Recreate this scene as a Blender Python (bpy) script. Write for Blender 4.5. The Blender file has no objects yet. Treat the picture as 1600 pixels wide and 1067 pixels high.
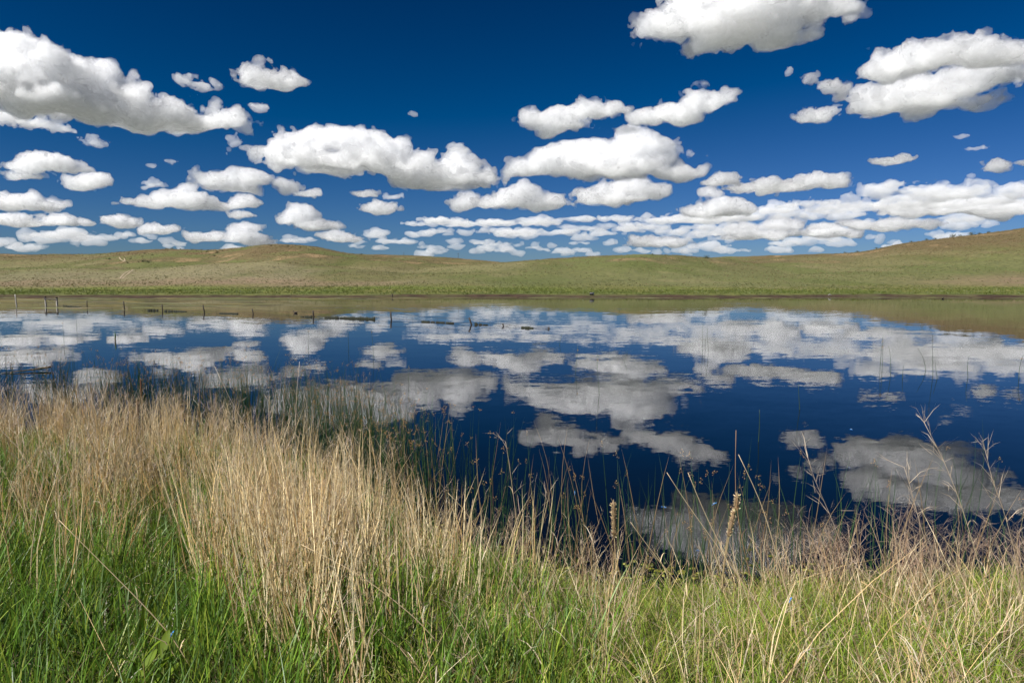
import bpy, math, random
import numpy as np
from mathutils import Vector

# ------------------------------------------------------------------ camera, sky, sun, exposure
S = bpy.context.scene
COL = S.collection
EYE = 3.0
PITCH = math.radians(5.14)
FPX = 1066.7                      # focal length in pixels of the 1600 px wide photograph (24 mm on 36 mm)

cd = bpy.data.cameras.new("camera")
cam = bpy.data.objects.new("camera", cd)
COL.objects.link(cam)
cam.location = (0, 0, EYE)
cam.rotation_euler = (math.radians(90) - PITCH, 0, 0)
cd.sensor_width = 36.0
cd.lens = 24.0
cd.clip_start = 0.05
cd.clip_end = 120000.0
S.camera = cam

SUN_EL, SUN_AZ = math.radians(45), math.radians(-126)      # azimuth clockwise from the view direction (+Y)
SUN_DIR = Vector((math.sin(SUN_AZ) * math.cos(SUN_EL), math.cos(SUN_AZ) * math.cos(SUN_EL), math.sin(SUN_EL)))

W = bpy.data.worlds.new("World")
S.world = W
W.use_nodes = True
wn, wl = W.node_tree.nodes, W.node_tree.links
sky = wn.new("ShaderNodeTexSky")
sky.sky_type = 'NISHITA'
sky.sun_disc = False
sky.sun_elevation = SUN_EL
sky.sun_rotation = SUN_AZ
sky.altitude = 1200
sky.air_density = 1.0
sky.dust_density = 0.35
sky.ozone_density = 3.0
gam = wn.new("ShaderNodeGamma")
gam.inputs[1].default_value = 1.35
bg = wn["Background"]
bg.inputs["Strength"].default_value = 0.055
# a polarising filter's deepened blue: the same linear contrast over the whole sky
deep = wn.new("ShaderNodeVectorMath")
deep.operation = 'MULTIPLY_ADD'
deep.inputs[1].default_value = (.179, .214, .357)
deep.inputs[2].default_value = (-.375, -.179, -.65)
posi = wn.new("ShaderNodeVectorMath")
posi.operation = 'MAXIMUM'
posi.inputs[1].default_value = (.0025, .012, .030)
wl.new(sky.outputs[0], gam.inputs[0])
wl.new(gam.outputs[0], deep.inputs[0])
wl.new(deep.outputs[0], posi.inputs[0])
wl.new(posi.outputs[0], bg.inputs["Color"])

sd = bpy.data.lights.new("sun", 'SUN')
sd.energy = 5.0
sd.angle = math.radians(0.53)
sd.color = (1.0, 0.975, 0.935)
sun = bpy.data.objects.new("sun", sd)
COL.objects.link(sun)
sun.rotation_euler = (-SUN_DIR).to_track_quat('-Z', 'Y').to_euler()

S.view_settings.view_transform = 'Standard'
S.view_settings.look = 'None'
S.view_settings.exposure = 0.75
S.view_settings.gamma = 1.0
S.view_settings.use_curve_mapping = False
S.cycles.max_bounces = 60
S.cycles.diffuse_bounces = 3
S.cycles.glossy_bounces = 3
S.cycles.transmission_bounces = 4
S.cycles.volume_bounces = 56
S.cycles.transparent_max_bounces = 24
S.cycles.caustics_reflective = False
S.cycles.caustics_refractive = False

# ------------------------------------------------------------------ helpers
RNG = np.random.default_rng(7)
random.seed(7)
SP, CP = math.sin(PITCH), math.cos(PITCH)


def ray(px, py):
    """direction through a pixel of the photograph, scaled so that its depth (y) is 1"""
    a, b = (px - 800.0) / FPX, (533.5 - py) / FPX
    d = np.array([a, CP + SP * b, -SP + CP * b])
    return d / d[1]


def on_plane(px, py, z=0.0):
    d = ray(px, py)
    t = (z - EYE) / d[2]
    return d[0] * t, t


def at_depth(px, py, Y):
    d = ray(px, py)
    return np.array([d[0] * Y, Y, EYE + d[2] * Y])


def tag(o, label=None, cat=None, group=None, kind=None):
    for k, v in (("label", label), ("category", cat), ("group", group), ("kind", kind)):
        if v:
            o[k] = v
    return o


def link(name, me, mats=(), parent=None, loc=None):
    o = bpy.data.objects.new(name, me)
    COL.objects.link(o)
    if me is not None:
        for m in mats:
            if m.name not in [x.name for x in me.materials if x]:
                me.materials.append(m)
    if parent:
        o.parent = parent
    if loc is not None:
        o.location = loc
    return o


def empty(name, loc, rz=0.0):
    o = bpy.data.objects.new(name, None)
    o.empty_display_size = 0.2
    COL.objects.link(o)
    o.location = loc
    o.rotation_euler = (0, 0, rz)
    return o


def np_mesh(name, v, quads=None, tris=None, col=None, smooth=False):
    """a mesh from numpy arrays; col is one RGB per vertex"""
    me = bpy.data.meshes.new(name)
    v = np.asarray(v, np.float32)
    q = np.zeros((0, 4), np.int32) if quads is None else np.asarray(quads, np.int32).reshape(-1, 4)
    t = np.zeros((0, 3), np.int32) if tris is None else np.asarray(tris, np.int32).reshape(-1, 3)
    me.vertices.add(len(v))
    me.vertices.foreach_set("co", v.ravel())
    nl = q.size + t.size
    me.loops.add(nl)
    me.loops.foreach_set("vertex_index", np.concatenate([q.ravel(), t.ravel()]))
    me.polygons.add(len(q) + len(t))
    starts = np.concatenate([np.arange(len(q)) * 4, q.size + np.arange(len(t)) * 3]).astype(np.int32)
    me.polygons.foreach_set("loop_start", starts)
    me.update(calc_edges=True)
    if smooth:
        me.polygons.foreach_set("use_smooth", np.ones(len(q) + len(t), bool))
    if col is not None:
        c = np.ones((len(v), 4), np.float32)
        c[:, :3] = col
        at = me.color_attributes.new("Col", 'FLOAT_COLOR', 'POINT')
        at.data.foreach_set("color", c.ravel())
    me.validate()
    return me


class NT:
    """a small node-building helper"""
    def __init__(s, name):
        s.m = bpy.data.materials.new(name)
        s.m.use_nodes = True
        s.n, s.l = s.m.node_tree.nodes, s.m.node_tree.links
        s.n.clear()
        s.out = s.n.new("ShaderNodeOutputMaterial")

    def node(s, t, **kw):
        n = s.n.new(t)
        for k, v in kw.items():
            setattr(n, k, v)
        return n

    def put(s, sock, v):
        if hasattr(v, "is_linked") or isinstance(v, bpy.types.NodeSocket):
            s.l.new(v, sock)
        else:
            sock.default_value = v

    def math(s, op, a, b=0.0, clamp=False):
        n = s.node("ShaderNodeMath", operation=op, use_clamp=clamp)
        s.put(n.inputs[0], a)
        s.put(n.inputs[1], b)
        return n.outputs[0]

    def noise(s, vec, scale, detail=4.0, rough=0.55, out=0):
        n = s.node("ShaderNodeTexNoise")
        s.put(n.inputs["Vector"], vec)
        n.inputs["Scale"].default_value = scale
        n.inputs["Detail"].default_value = detail
        n.inputs["Roughness"].default_value = rough
        return n.outputs[out]

    def mix(s, f, a, b, mode='MIX'):
        n = s.node("ShaderNodeMix", data_type='RGBA', blend_type=mode)
        s.put(n.inputs[0], f)
        s.put(n.inputs[6], a)
        s.put(n.inputs[7], b)
        return n.outputs[2]

    def ramp(s, f, lo, hi):
        n = s.node("ShaderNodeMapRange")
        s.put(n.inputs[0], f)
        n.inputs[1].default_value, n.inputs[2].default_value = lo, hi
        return n.outputs[0]

    def pos(s, sx=1, sy=1, sz=1):
        g = s.node("ShaderNodeTexCoord")
        m = s.node("ShaderNodeMapping")
        m.inputs["Scale"].default_value = (sx, sy, sz)
        s.l.new(g.outputs["Object"], m.inputs["Vector"])
        return m.outputs[0]

    def attr(s, name="Col"):
        n = s.node("ShaderNodeVertexColor")
        n.layer_name = name
        return n.outputs[0]

    def bsdf(s, color, rough=0.8, spec=0.3, **kw):
        b = s.node("ShaderNodeBsdfPrincipled")
        s.put(b.inputs["Base Color"], color)
        s.put(b.inputs["Roughness"], rough)
        b.inputs["Specular IOR Level"].default_value = spec
        for k, v in kw.items():
            s.put(b.inputs[k.replace("_", " ")], v)
        return b

    def surf(s, sh):
        s.l.new(sh, s.out.inputs["Surface"])
        return s.m


def rgba(c):
    return (c[0], c[1], c[2], 1.0)


def mat_leaf(name, trans=0.35, spec=0.25, rough=0.55):
    """thin blades: per-blade colour, light shining through"""
    t = NT(name)
    nz = t.noise(t.pos(), 45.0, 2.0)
    c = t.mix(t.ramp(nz, 0.25, 0.75), t.attr(), (1, 1, 1, 1), 'MIX')
    c = t.mix(0.22, t.attr(), c, 'MULTIPLY')
    p = t.bsdf(t.attr(), rough, spec)
    tr = t.node("ShaderNodeBsdfTranslucent")
    t.l.new(c, tr.inputs[0])
    mx = t.node("ShaderNodeMixShader")
    mx.inputs[0].default_value = trans
    t.l.new(p.outputs[0], mx.inputs[1])
    t.l.new(tr.outputs[0], mx.inputs[2])
    return t.surf(mx.outputs[0])


def mat_plain(name, color, rough=0.8, var=0.25, scale=20.0, spec=0.3, metal=0.0):
    t = NT(name)
    nz = t.noise(t.pos(), scale, 5.0)
    dark = tuple(x * (1 - var) for x in color)
    lite = tuple(min(1, x * (1 + var)) for x in color)
    c = t.mix(t.ramp(nz, 0.3, 0.7), rgba(dark), rgba(lite))
    b = t.bsdf(c, rough, spec, Metallic=metal)
    bp = t.node("ShaderNodeBump")
    bp.inputs["Strength"].default_value = 0.3
    bp.inputs["Distance"].default_value = 0.01
    t.l.new(nz, bp.inputs["Height"])
    t.l.new(bp.outputs[0], b.inputs["Normal"])
    return t.surf(b.outputs[0])


# smooth random fields on scattered points (2-D value noise)
def vnoise2(x, y, seed):
    xi, yi = np.floor(x).astype(np.int64), np.floor(y).astype(np.int64)
    fx, fy = x - xi, y - yi
    fx, fy = fx * fx * (3 - 2 * fx), fy * fy * (3 - 2 * fy)

    def h(i, j):
        n = (i * 374761393 + j * 668265263 + seed * 982451653) & 0xffffffff
        n = ((n ^ (n >> 13)) * 1274126177) & 0xffffffff
        return ((n ^ (n >> 16)) & 0xffff) / 65535.0
    return ((h(xi, yi) * (1 - fx) + h(xi + 1, yi) * fx) * (1 - fy)
            + (h(xi, yi + 1) * (1 - fx) + h(xi + 1, yi + 1) * fx) * fy)


def fbm2(x, y, seed, octv=4, gain=0.5):
    s, a, tot = 0, 1.0, 0
    for k in range(octv):
        s = s + a * vnoise2(x * 2 ** k + 17.3 * k, y * 2 ** k - 9.1 * k, seed + k)
        tot += a
        a *= gain
    return s / tot


def sstep(a, b, x):
    t = np.clip((x - a) / (b - a), 0, 1)
    return t * t * (3 - 2 * t)


# ------------------------------------------------------------------ terrain
NS_X = np.array([-60, -14, -9.5, -6.5, -4.3, -2.9, -1.7, -0.7, 0.2, 1.2, 2.6, 4.2, 6.0, 12, 60.])
NS_Y = np.array([15, 13.6, 13.0, 12.4, 11.3, 10.0, 8.5, 7.1, 6.35, 6.1, 6.2, 6.3, 6.5, 7.0, 9.])


def near_shore(x):
    xs = [x - 0.5, x, x + 0.5]
    y = sum(np.interp(a, NS_X, NS_Y) for a in xs) / 3
    return y + 0.45 * (fbm2(x * 0.9, x * 0 + 3.3, 5, 3) - 0.5)


def far_shore(x):
    return 118.0 - 0.035 * np.clip(-x, 0, 90) + 13.0 * (fbm2(x * 0.028, x * 0 + 8.1, 11, 5, .6) - 0.5)


RIDGES = [  # depth, front length, back length, skyline of the ridge in photograph pixels
    (650., 400., 260., [(-900, 398), (-300, 394), (0, 395), (100, 395), (165, 394.5), (225, 390), (270, 387.5), (335, 390), (380, 386.5),
                        (420, 383), (490, 386), (525, 392), (545, 396.5), (600, 397.5), (660, 398), (700, 400), (770, 407.5), (850, 415), (1000, 430), (1200, 437)]),
    (500., 330., 220., [(400, 437), (600, 424), (700, 413), (760, 409), (800, 407), (880, 402.5), (950, 398), (1000, 396.3), (1050, 398.5),
                        (1100, 403), (1180, 410), (1300, 425), (1500, 437)]),
    (850., 300., 260., [(900, 425), (1000, 412), (1080, 405), (1130, 402), (1200, 399.5), (1300, 396), (1400, 400), (1600, 410)]),
    (560., 380., 260., [(950, 437), (1050, 428), (1130, 413), (1200, 403), (1250, 398), (1300, 394), (1350, 389.5), (1385, 381), (1420, 375.5),
                        (1450, 372), (1500, 366), (1560, 360.5), (1600, 356), (1700, 350), (2000, 346), (2600, 360)]),
    (360., 180., 110., [(-900, 425), (-200, 418), (60, 413), (180, 417), (300, 411), (430, 405), (500, 411), (560, 418), (700, 428), (900, 437)]),
    (330., 160., 120., [(500, 437), (650, 424), (760, 420), (880, 424), (1000, 430), (1150, 428), (1300, 420), (1420, 412), (1600, 402), (2000, 398)]),
]


def height(x, y):
    ns, fs = near_shore(x), far_shore(x)
    # near bank
    t = ns - y
    bank = 1.36 * np.clip(t / (ns - 0.8), -1, 1.6)
    bank = np.where(t > ns, 1.36 + 0.02 * (t - ns), bank)
    bank = bank + (0.10 * (fbm2(x * 1.7, y * 1.7, 21, 3) - 0.5) + 0.16 * (fbm2(x * 0.5, y * 0.5, 29, 2) - 0.5)) * sstep(0, 1.2, t)
    # far meadow: a low cut bank of mud, then a gentle rise
    d = y - fs
    mead = 0.5 * sstep(0, 5.0, d) + 0.013 * np.clip(d - 3, 0, 1200) - 0.000004 * np.clip(d - 3, 0, 1200) ** 2
    mead += 0.9 * (fbm2(x * 0.02, y * 0.02, 33, 4) - 0.5) * sstep(5, 60, d)
    u = 800 + FPX * x / np.maximum(y, 30)
    z = mead
    for k, (D, lf, lb, prof) in enumerate(RIDGES):
        pp = np.array(prof, float)
        py = np.interp(u, pp[:, 0], pp[:, 1])
        py = (py + np.interp(u - 14, pp[:, 0], pp[:, 1]) + np.interp(u + 14, pp[:, 0], pp[:, 1])) / 3
        b = (533.5 - py) / FPX
        top = EYE + D * (-SP + CP * b) / (CP + SP * b)
        Dw = D * (1 + 0.10 * (fbm2(u * 0.004, u * 0 + k, 71 + k, 2) - 0.5))
        s = np.where(y < Dw, np.clip((Dw - y) / lf, 0, 1), np.clip((y - Dw) / lb, 0, 1))
        prof_s = (0.5 + 0.5 * np.cos(np.pi * s)) ** 1.15
        r = np.clip(top - 1.5, 0, 200) * prof_s
        z = np.maximum(z, 1.0 * r + mead * (1 - prof_s)) + 0.25 * np.minimum(z, r) * 0
    rough = (fbm2(x * 0.016, y * 0.016, 41, 5, 0.5) - 0.5) * 5.0 + (fbm2(x * 0.07, y * 0.07, 47, 3) - 0.5) * 1.3
    z = z + rough * sstep(40, 190, d) * np.clip(z / 14, 0.12, 1) * 0.8
    far = z
    bed = -0.15 - 0.9 * sstep(0, 8, np.minimum(-t, -d))
    bed = np.maximum(bed, -1.0)
    z = np.where(t > 0, bank, np.where(d > 0, far, np.maximum(np.where(-t < 3, np.maximum(bank, -0.5), bed), bed)))
    # the lake closes far outside the frame
    return np.where((t <= 0) & (d <= 0), z + 2.5 * sstep(240, 320, np.abs(x)), z)


def grid_mesh(name, X, Y, col=None):
    Z = height(X, Y)
    nr, nc = X.shape
    v = np.stack([X, Y, Z], -1).reshape(-1, 3)
    i = np.arange(nr * nc).reshape(nr, nc)
    q = np.stack([i[:-1, :-1], i[:-1, 1:], i[1:, 1:], i[1:, :-1]], -1).reshape(-1, 4)
    c = None if col is None else col(v[:, 0], v[:, 1], v[:, 2])
    return np_mesh(name, v, q, col=c, smooth=True)


def mixc(a, b, f):
    return a * (1 - f[:, None]) + np.asarray(b) * f[:, None]


def hill_color(x, y, z):
    """albedo of the far side: mud rim, wet green meadow, pinkish grass heads, green and tan hills"""
    d = y - far_shore(x)
    n1, n2, n3 = fbm2(x * .012, y * .012, 3, 5), fbm2(x * .05, y * .03, 13, 4), fbm2(x * .02, y * .008, 23, 4)
    n4 = fbm2(x * .11, y * .05, 27, 3)
    u = x / np.maximum(y, 30)
    right = sstep(0.1, 0.6, u)
    left = 1 - sstep(-.32, .02, u)
    c = np.zeros((len(x), 3)) + np.array([.132, .122, .052])
    c = mixc(c, (.112, .124, .042), sstep(.42, .6, n1))
    c = mixc(c, (.175, .155, .078), sstep(.5, .66, n3) * (.35 + .65 * left))
    c = mixc(c, (.115, .092, .048), sstep(.47, .58, n2) * .75)
    c = mixc(c, (.19, .165, .085), sstep(.55, .63, fbm2(x * .035, y * .011, 87, 4)) * .6)
    c = mixc(c, (.085, .10, .030), sstep(.56, .64, fbm2(x * .05, y * .014, 89, 4)) * .7)
    c = mixc(c, (.125, .088, .046), sstep(11, 25, z) * sstep(.3, .55, n2 + .22 * right) * .9)      # dry bunch grass on the tops
    c = mixc(c, (.27, .185, .10), sstep(.60, .68, n2) * sstep(9, 16, z) * sstep(.45, .6, n4) * .85)       # bare sandy scars
    # valley floor
    c = mixc(c, (.20, .175, .105), sstep(.42, .6, n3) * sstep(70, 110, d) * (1 - sstep(150, 230, d)) * .7 * left)
    c = mixc(c, (.112, .128, .045), (1 - left) * sstep(40, 80, d) * (1 - sstep(150, 330, d + 160 * (n1 - .5))) * (.15 + .55 * sstep(.42, .62, n2)))
    c = mixc(c, (.215, .15, .10), sstep(55, 85, d + 60 * (n3 - .5)) * (1 - sstep(95, 140, d + 70 * (n2 - .5))) * np.clip(left + sstep(.5, .75, u), 0, 1) * .75)
    g = 1 - sstep(30, 90, d + 60 * (n2 - .5) + 25 * (n4 - .5))
    c = mixc(c, (.115, .14, .028), g * .9)
    c = mixc(c, (.165, .15, .05), g * sstep(.5, .62, n4) * .7)
    c = mixc(c, (.080, .105, .030), g * (1 - sstep(6, 26, d + 14 * (n4 - .5))) * .6)
    c = mixc(c, (.15, .16, .145), sstep(1100, 1600, y))  # plain behind the hills: haze put into its colour, neutralising bounce onto cloud bases
    m = 1 - sstep(2.6, 5.2, d + 2.5 * (n4 - .5))
    c = mixc(c, (.055, .036, .026), m)
    return c


def mat_terrain(name, near):
    t = NT(name)
    p = t.pos()
    base = t.attr()
    f1 = t.noise(p, 1.6 if near else 0.55, 6.0, 0.7)
    f2 = t.noise(p, 9.0 if near else 0.16, 4.0, 0.6)
    c = t.mix(t.ramp(f1, 0.35, 0.68), t.mix(1.0, base, (.55, .56, .6, 1), 'MULTIPLY'), t.mix(1.0, base, (1.4, 1.36, 1.3, 1), 'MULTIPLY'))
    c = t.mix(t.math('MULTIPLY', t.ramp(f2, 0.45, 0.7), 0.45), c, (.17, .125, .065, 1) if near else (.12, .125, .05, 1))
    b = t.bsdf(c, 0.95, 0.1)
    bp = t.node("ShaderNodeBump")
    bp.inputs["Strength"].default_value = 0.8
    bp.inputs["Distance"].default_value = 0.04 if near else 0.5
    t.l.new(f1, bp.inputs["Height"])
    t.l.new(bp.outputs[0], b.inputs["Normal"])
    return t.surf(b.outputs[0])


def spaced(parts):
    return np.unique(np.concatenate(parts))


xs = spaced([np.arange(-12, 12.01, .16), -12 - np.geomspace(.2, 500, 46), 12 + np.geomspace(.2, 500, 46)])
ys = spaced([np.arange(-2, 16.01, .14), 16 + np.geomspace(.2, 44, 24), -2 - np.geomspace(.2, 600, 36)])
X, Y = np.meshgrid(xs, ys)


def near_color(x, y, z):
    t = near_shore(x) - y
    n = fbm2(x * 1.4, y * 1.4, 61, 4)
    c = np.zeros((len(x), 3)) + np.array([.060, .048, .026])
    c = mixc(c, (.05, .07, .02), sstep(.45, .62, n))
    c = mixc(c, (.018, .015, .010), 1 - sstep(.0, .9, t))
    c = mixc(c, (.09, .11, .035), sstep(20, 40, np.abs(x)) + sstep(-6, -20, y))
    return c


ground = link("ground", grid_mesh("ground", X, Y, near_color), [mat_terrain("bank_soil", True)])
tag(ground, kind="structure", label="grassy bank sloping down to the lake")
U = np.concatenate([-np.geomspace(3.2, .95, 24), np.linspace(-.94, .94, 420), np.geomspace(.95, 3.2, 24)])
V = spaced([np.geomspace(60, 106, 12), np.arange(107, 135, .55), np.geomspace(135, 1100, 150), np.geomspace(1110, 24000, 24)])
Ug, Vg = np.meshgrid(U, V)
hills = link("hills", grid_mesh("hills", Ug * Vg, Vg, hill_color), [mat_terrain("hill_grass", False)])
tag(hills, kind="structure", label="rolling green and tan prairie hills beyond the far shore")

# ------------------------------------------------------------------ water
t = NT("lake_water")
p1, p2 = t.pos(0.55, 1.0, 1), t.pos(0.8, 1.6, 1)
calm = t.ramp(t.noise(t.pos(.02, .09, 1), 1.0, 3.0), 0.38, 0.66)
sep = []
for vec, sc, amp in ((p1, 0.7, .0055), (p1, 2.6, .0070), (p2, 9.0, .0060)):
    n = t.noise(vec, sc, 2.0, 0.5, 1)
    v = t.node("ShaderNodeVectorMath", operation='SUBTRACT')
    t.l.new(n, v.inputs[0])
    v.inputs[1].default_value = (.5, .5, .5)
    w = t.node("ShaderNodeVectorMath", operation='MULTIPLY')
    t.l.new(v.outputs[0], w.inputs[0])
    w.inputs[1].default_value = (amp * 2 * .6, amp * 2, 0)
    sep.append(w.outputs[0])
a = t.node("ShaderNodeVectorMath", operation='ADD')
t.l.new(sep[1], a.inputs[0]); t.l.new(sep[2], a.inputs[1])
sc = t.node("ShaderNodeVectorMath", operation='SCALE')
t.l.new(a.outputs[0], sc.inputs[0])
t.l.new(t.math('ADD', t.math('MULTIPLY', calm, 1.7), 0.2), sc.inputs["Scale"])
a2 = t.node("ShaderNodeVectorMath", operation='ADD')
t.l.new(sc.outputs[0], a2.inputs[0]); t.l.new(sep[0], a2.inputs[1])
a3 = t.node("ShaderNodeVectorMath", operation='ADD')
t.l.new(a2.outputs[0], a3.inputs[0]); a3.inputs[1].default_value = (0, 0, 1)
nn = t.node("ShaderNodeVectorMath", operation='NORMALIZE')
t.l.new(a3.outputs[0], nn.inputs[0])
b = t.bsdf((.0012, .0022, .0042, 1), 0.0, 0.36, Normal=nn.outputs[0], IOR=1.333)
water_mat = t.surf(b.outputs[0])
wm = np_mesh("lake", [(-420, -18, 0), (420, -18, 0), (420, 190, 0), (-420, 190, 0)], [[0, 1, 2, 3]])
water = link("lake_water", wm, [water_mat])
tag(water, kind="structure", label="still dark blue lake mirroring the clouds")

# ------------------------------------------------------------------ clouds: closed shells filled with scattering vapour
BASE_ALT = 900.0


def spline_w(n, m, off):
    """cubic B-spline weights from m lattice values to n samples"""
    x = np.linspace(0, 1, n) * (m - 4) + 1 + off
    w = np.zeros((n, m + 2))
    i = np.floor(x).astype(int)
    f = x - i
    for k, wk in enumerate([(1 - f) ** 3 / 6, (3 * f ** 3 - 6 * f ** 2 + 4) / 6, (-3 * f ** 3 + 3 * f ** 2 + 3 * f + 1) / 6, f ** 3 / 6]):
        np.add.at(w, (np.arange(n), i - 1 + k), wk)
    return w


def noise3(shape, size, scale, rng):
    ws = []
    for n, L in zip(shape, size):
        m = int(math.ceil(L / scale)) + 5
        ws.append(spline_w(n, m, rng.random() * 0.9).astype(np.float32))
    lat = rng.normal(size=[w.shape[1] for w in ws]).astype(np.float32)
    r = np.tensordot(ws[0], lat, (1, 0))
    r = np.einsum('iyz,jy->ijz', r, ws[1], optimize=True)
    r = np.einsum('ijz,kz->ijk', r, ws[2], optimize=True)
    return r * 1.9


def surface_nets(F, origin, cell):
    s = F > 0
    nx, ny, nz = F.shape
    cs = np.zeros((nx - 1, ny - 1, nz - 1), np.int8)
    for a in (0, 1):
        for b_ in (0, 1):
            for c in (0, 1):
                cs += s[a:nx - 1 + a, b_:ny - 1 + b_, c:nz - 1 + c]
    act = (cs > 0) & (cs < 8)
    ii = np.argwhere(act)
    idx = -np.ones(act.shape, np.int64)
    idx[act] = np.arange(len(ii))
    acc, cnt = np.zeros((len(ii), 3)), np.zeros(len(ii))
    corners = [(a, b_, c) for a in (0, 1) for b_ in (0, 1) for c in (0, 1)]
    for p in range(8):
        for q in range(p + 1, 8):
            A, B = np.array(corners[p]), np.array(corners[q])
            if abs(A - B).sum() != 1:
                continue
            fa, fb = F[tuple((ii + A).T)], F[tuple((ii + B).T)]
            m = (fa > 0) != (fb > 0)
            tt = np.where(m, fa / np.where(m, fa - fb, 1), 0)
            acc[m] += (A + (B - A) * tt[:, None])[m]
            cnt[m] += 1
    v = (ii + acc / cnt[:, None]) * cell + origin
    quads = []
    for ax in range(3):
        o = [x for x in range(3) if x != ax]
        sl0, sl1 = [slice(None)] * 3, [slice(None)] * 3
        sl0[ax], sl1[ax] = slice(0, -1), slice(1, None)
        a_, b_ = s[tuple(sl0)], s[tuple(sl1)]
        e = np.argwhere(a_ != b_)
        e = e[(e[:, o[0]] > 0) & (e[:, o[1]] > 0) & (e[:, o[0]] < F.shape[o[0]] - 1) & (e[:, o[1]] < F.shape[o[1]] - 1)]
        flip = a_[tuple(e.T)]
        d0, d1 = np.zeros(3, int), np.zeros(3, int)
        d0[o[0]], d1[o[1]] = 1, 1
        q = np.stack([idx[tuple((e - d0 - d1).T)], idx[tuple((e - d1).T)], idx[tuple(e.T)], idx[tuple((e - d0).T)]], -1)
        if ax == 1:
            flip = ~flip
        q[~flip] = q[~flip][:, ::-1]
        quads.append(q)
    return v, np.concatenate(quads)


CLOUD_MATS = {}


def cloud_mat(mpp, thin):
    key = (round(math.log(mpp) * 4), thin)
    if key in CLOUD_MATS:
        return CLOUD_MATS[key]
    t = NT("cloud_vapour")
    sc = t.node("ShaderNodeVolumeScatter")
    sc.inputs["Color"].default_value = (.988, .989, .991, 1)
    sc.inputs["Density"].default_value = {False: .09, True: .050, 'core': .11, 'fringe': .045}[thin] / mpp
    sc.inputs["Anisotropy"].default_value = 0.0 if thin is True else 0.68
    t.l.new(sc.outputs[0], t.out.inputs["Volume"])
    if thin in ('core', 'fringe'):
        CLOUD_MATS[key] = t.surf(t.node("ShaderNodeBsdfTransparent").outputs[0])
        return t.m
    # the outermost droplets: a faint, finely lumpy skin
    df = t.node("ShaderNodeBsdfDiffuse")
    df.inputs["Color"].default_value = (.5, .5, .52, 1)
    tl = t.node("ShaderNodeBsdfTranslucent")
    tl.inputs["Color"].default_value = (.6, .6, .62, 1)
    nz = t.noise(t.pos(), 0.085 / mpp, 3.5, 0.55)
    bp = t.node("ShaderNodeBump")
    bp.inputs["Strength"].default_value = 0.75
    bp.inputs["Distance"].default_value = 7.0 * mpp
    t.l.new(nz, bp.inputs["Height"])
    t.l.new(bp.outputs[0], df.inputs["Normal"])
    m0 = t.node("ShaderNodeMixShader")
    m0.inputs[0].default_value = 0.4
    t.l.new(df.outputs[0], m0.inputs[1])
    t.l.new(tl.outputs[0], m0.inputs[2])
    tr = t.node("ShaderNodeBsdfTransparent")
    mx = t.node("ShaderNodeMixShader")
    t.put(mx.inputs[0], t.math('MULTIPLY', t.ramp(nz, .30, .62), .05 if thin else .16))
    t.l.new(tr.outputs[0], mx.inputs[1])
    t.l.new(m0.outputs[0], mx.inputs[2])
    CLOUD_MATS[key] = t.surf(mx.outputs[0])
    return t.m


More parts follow.
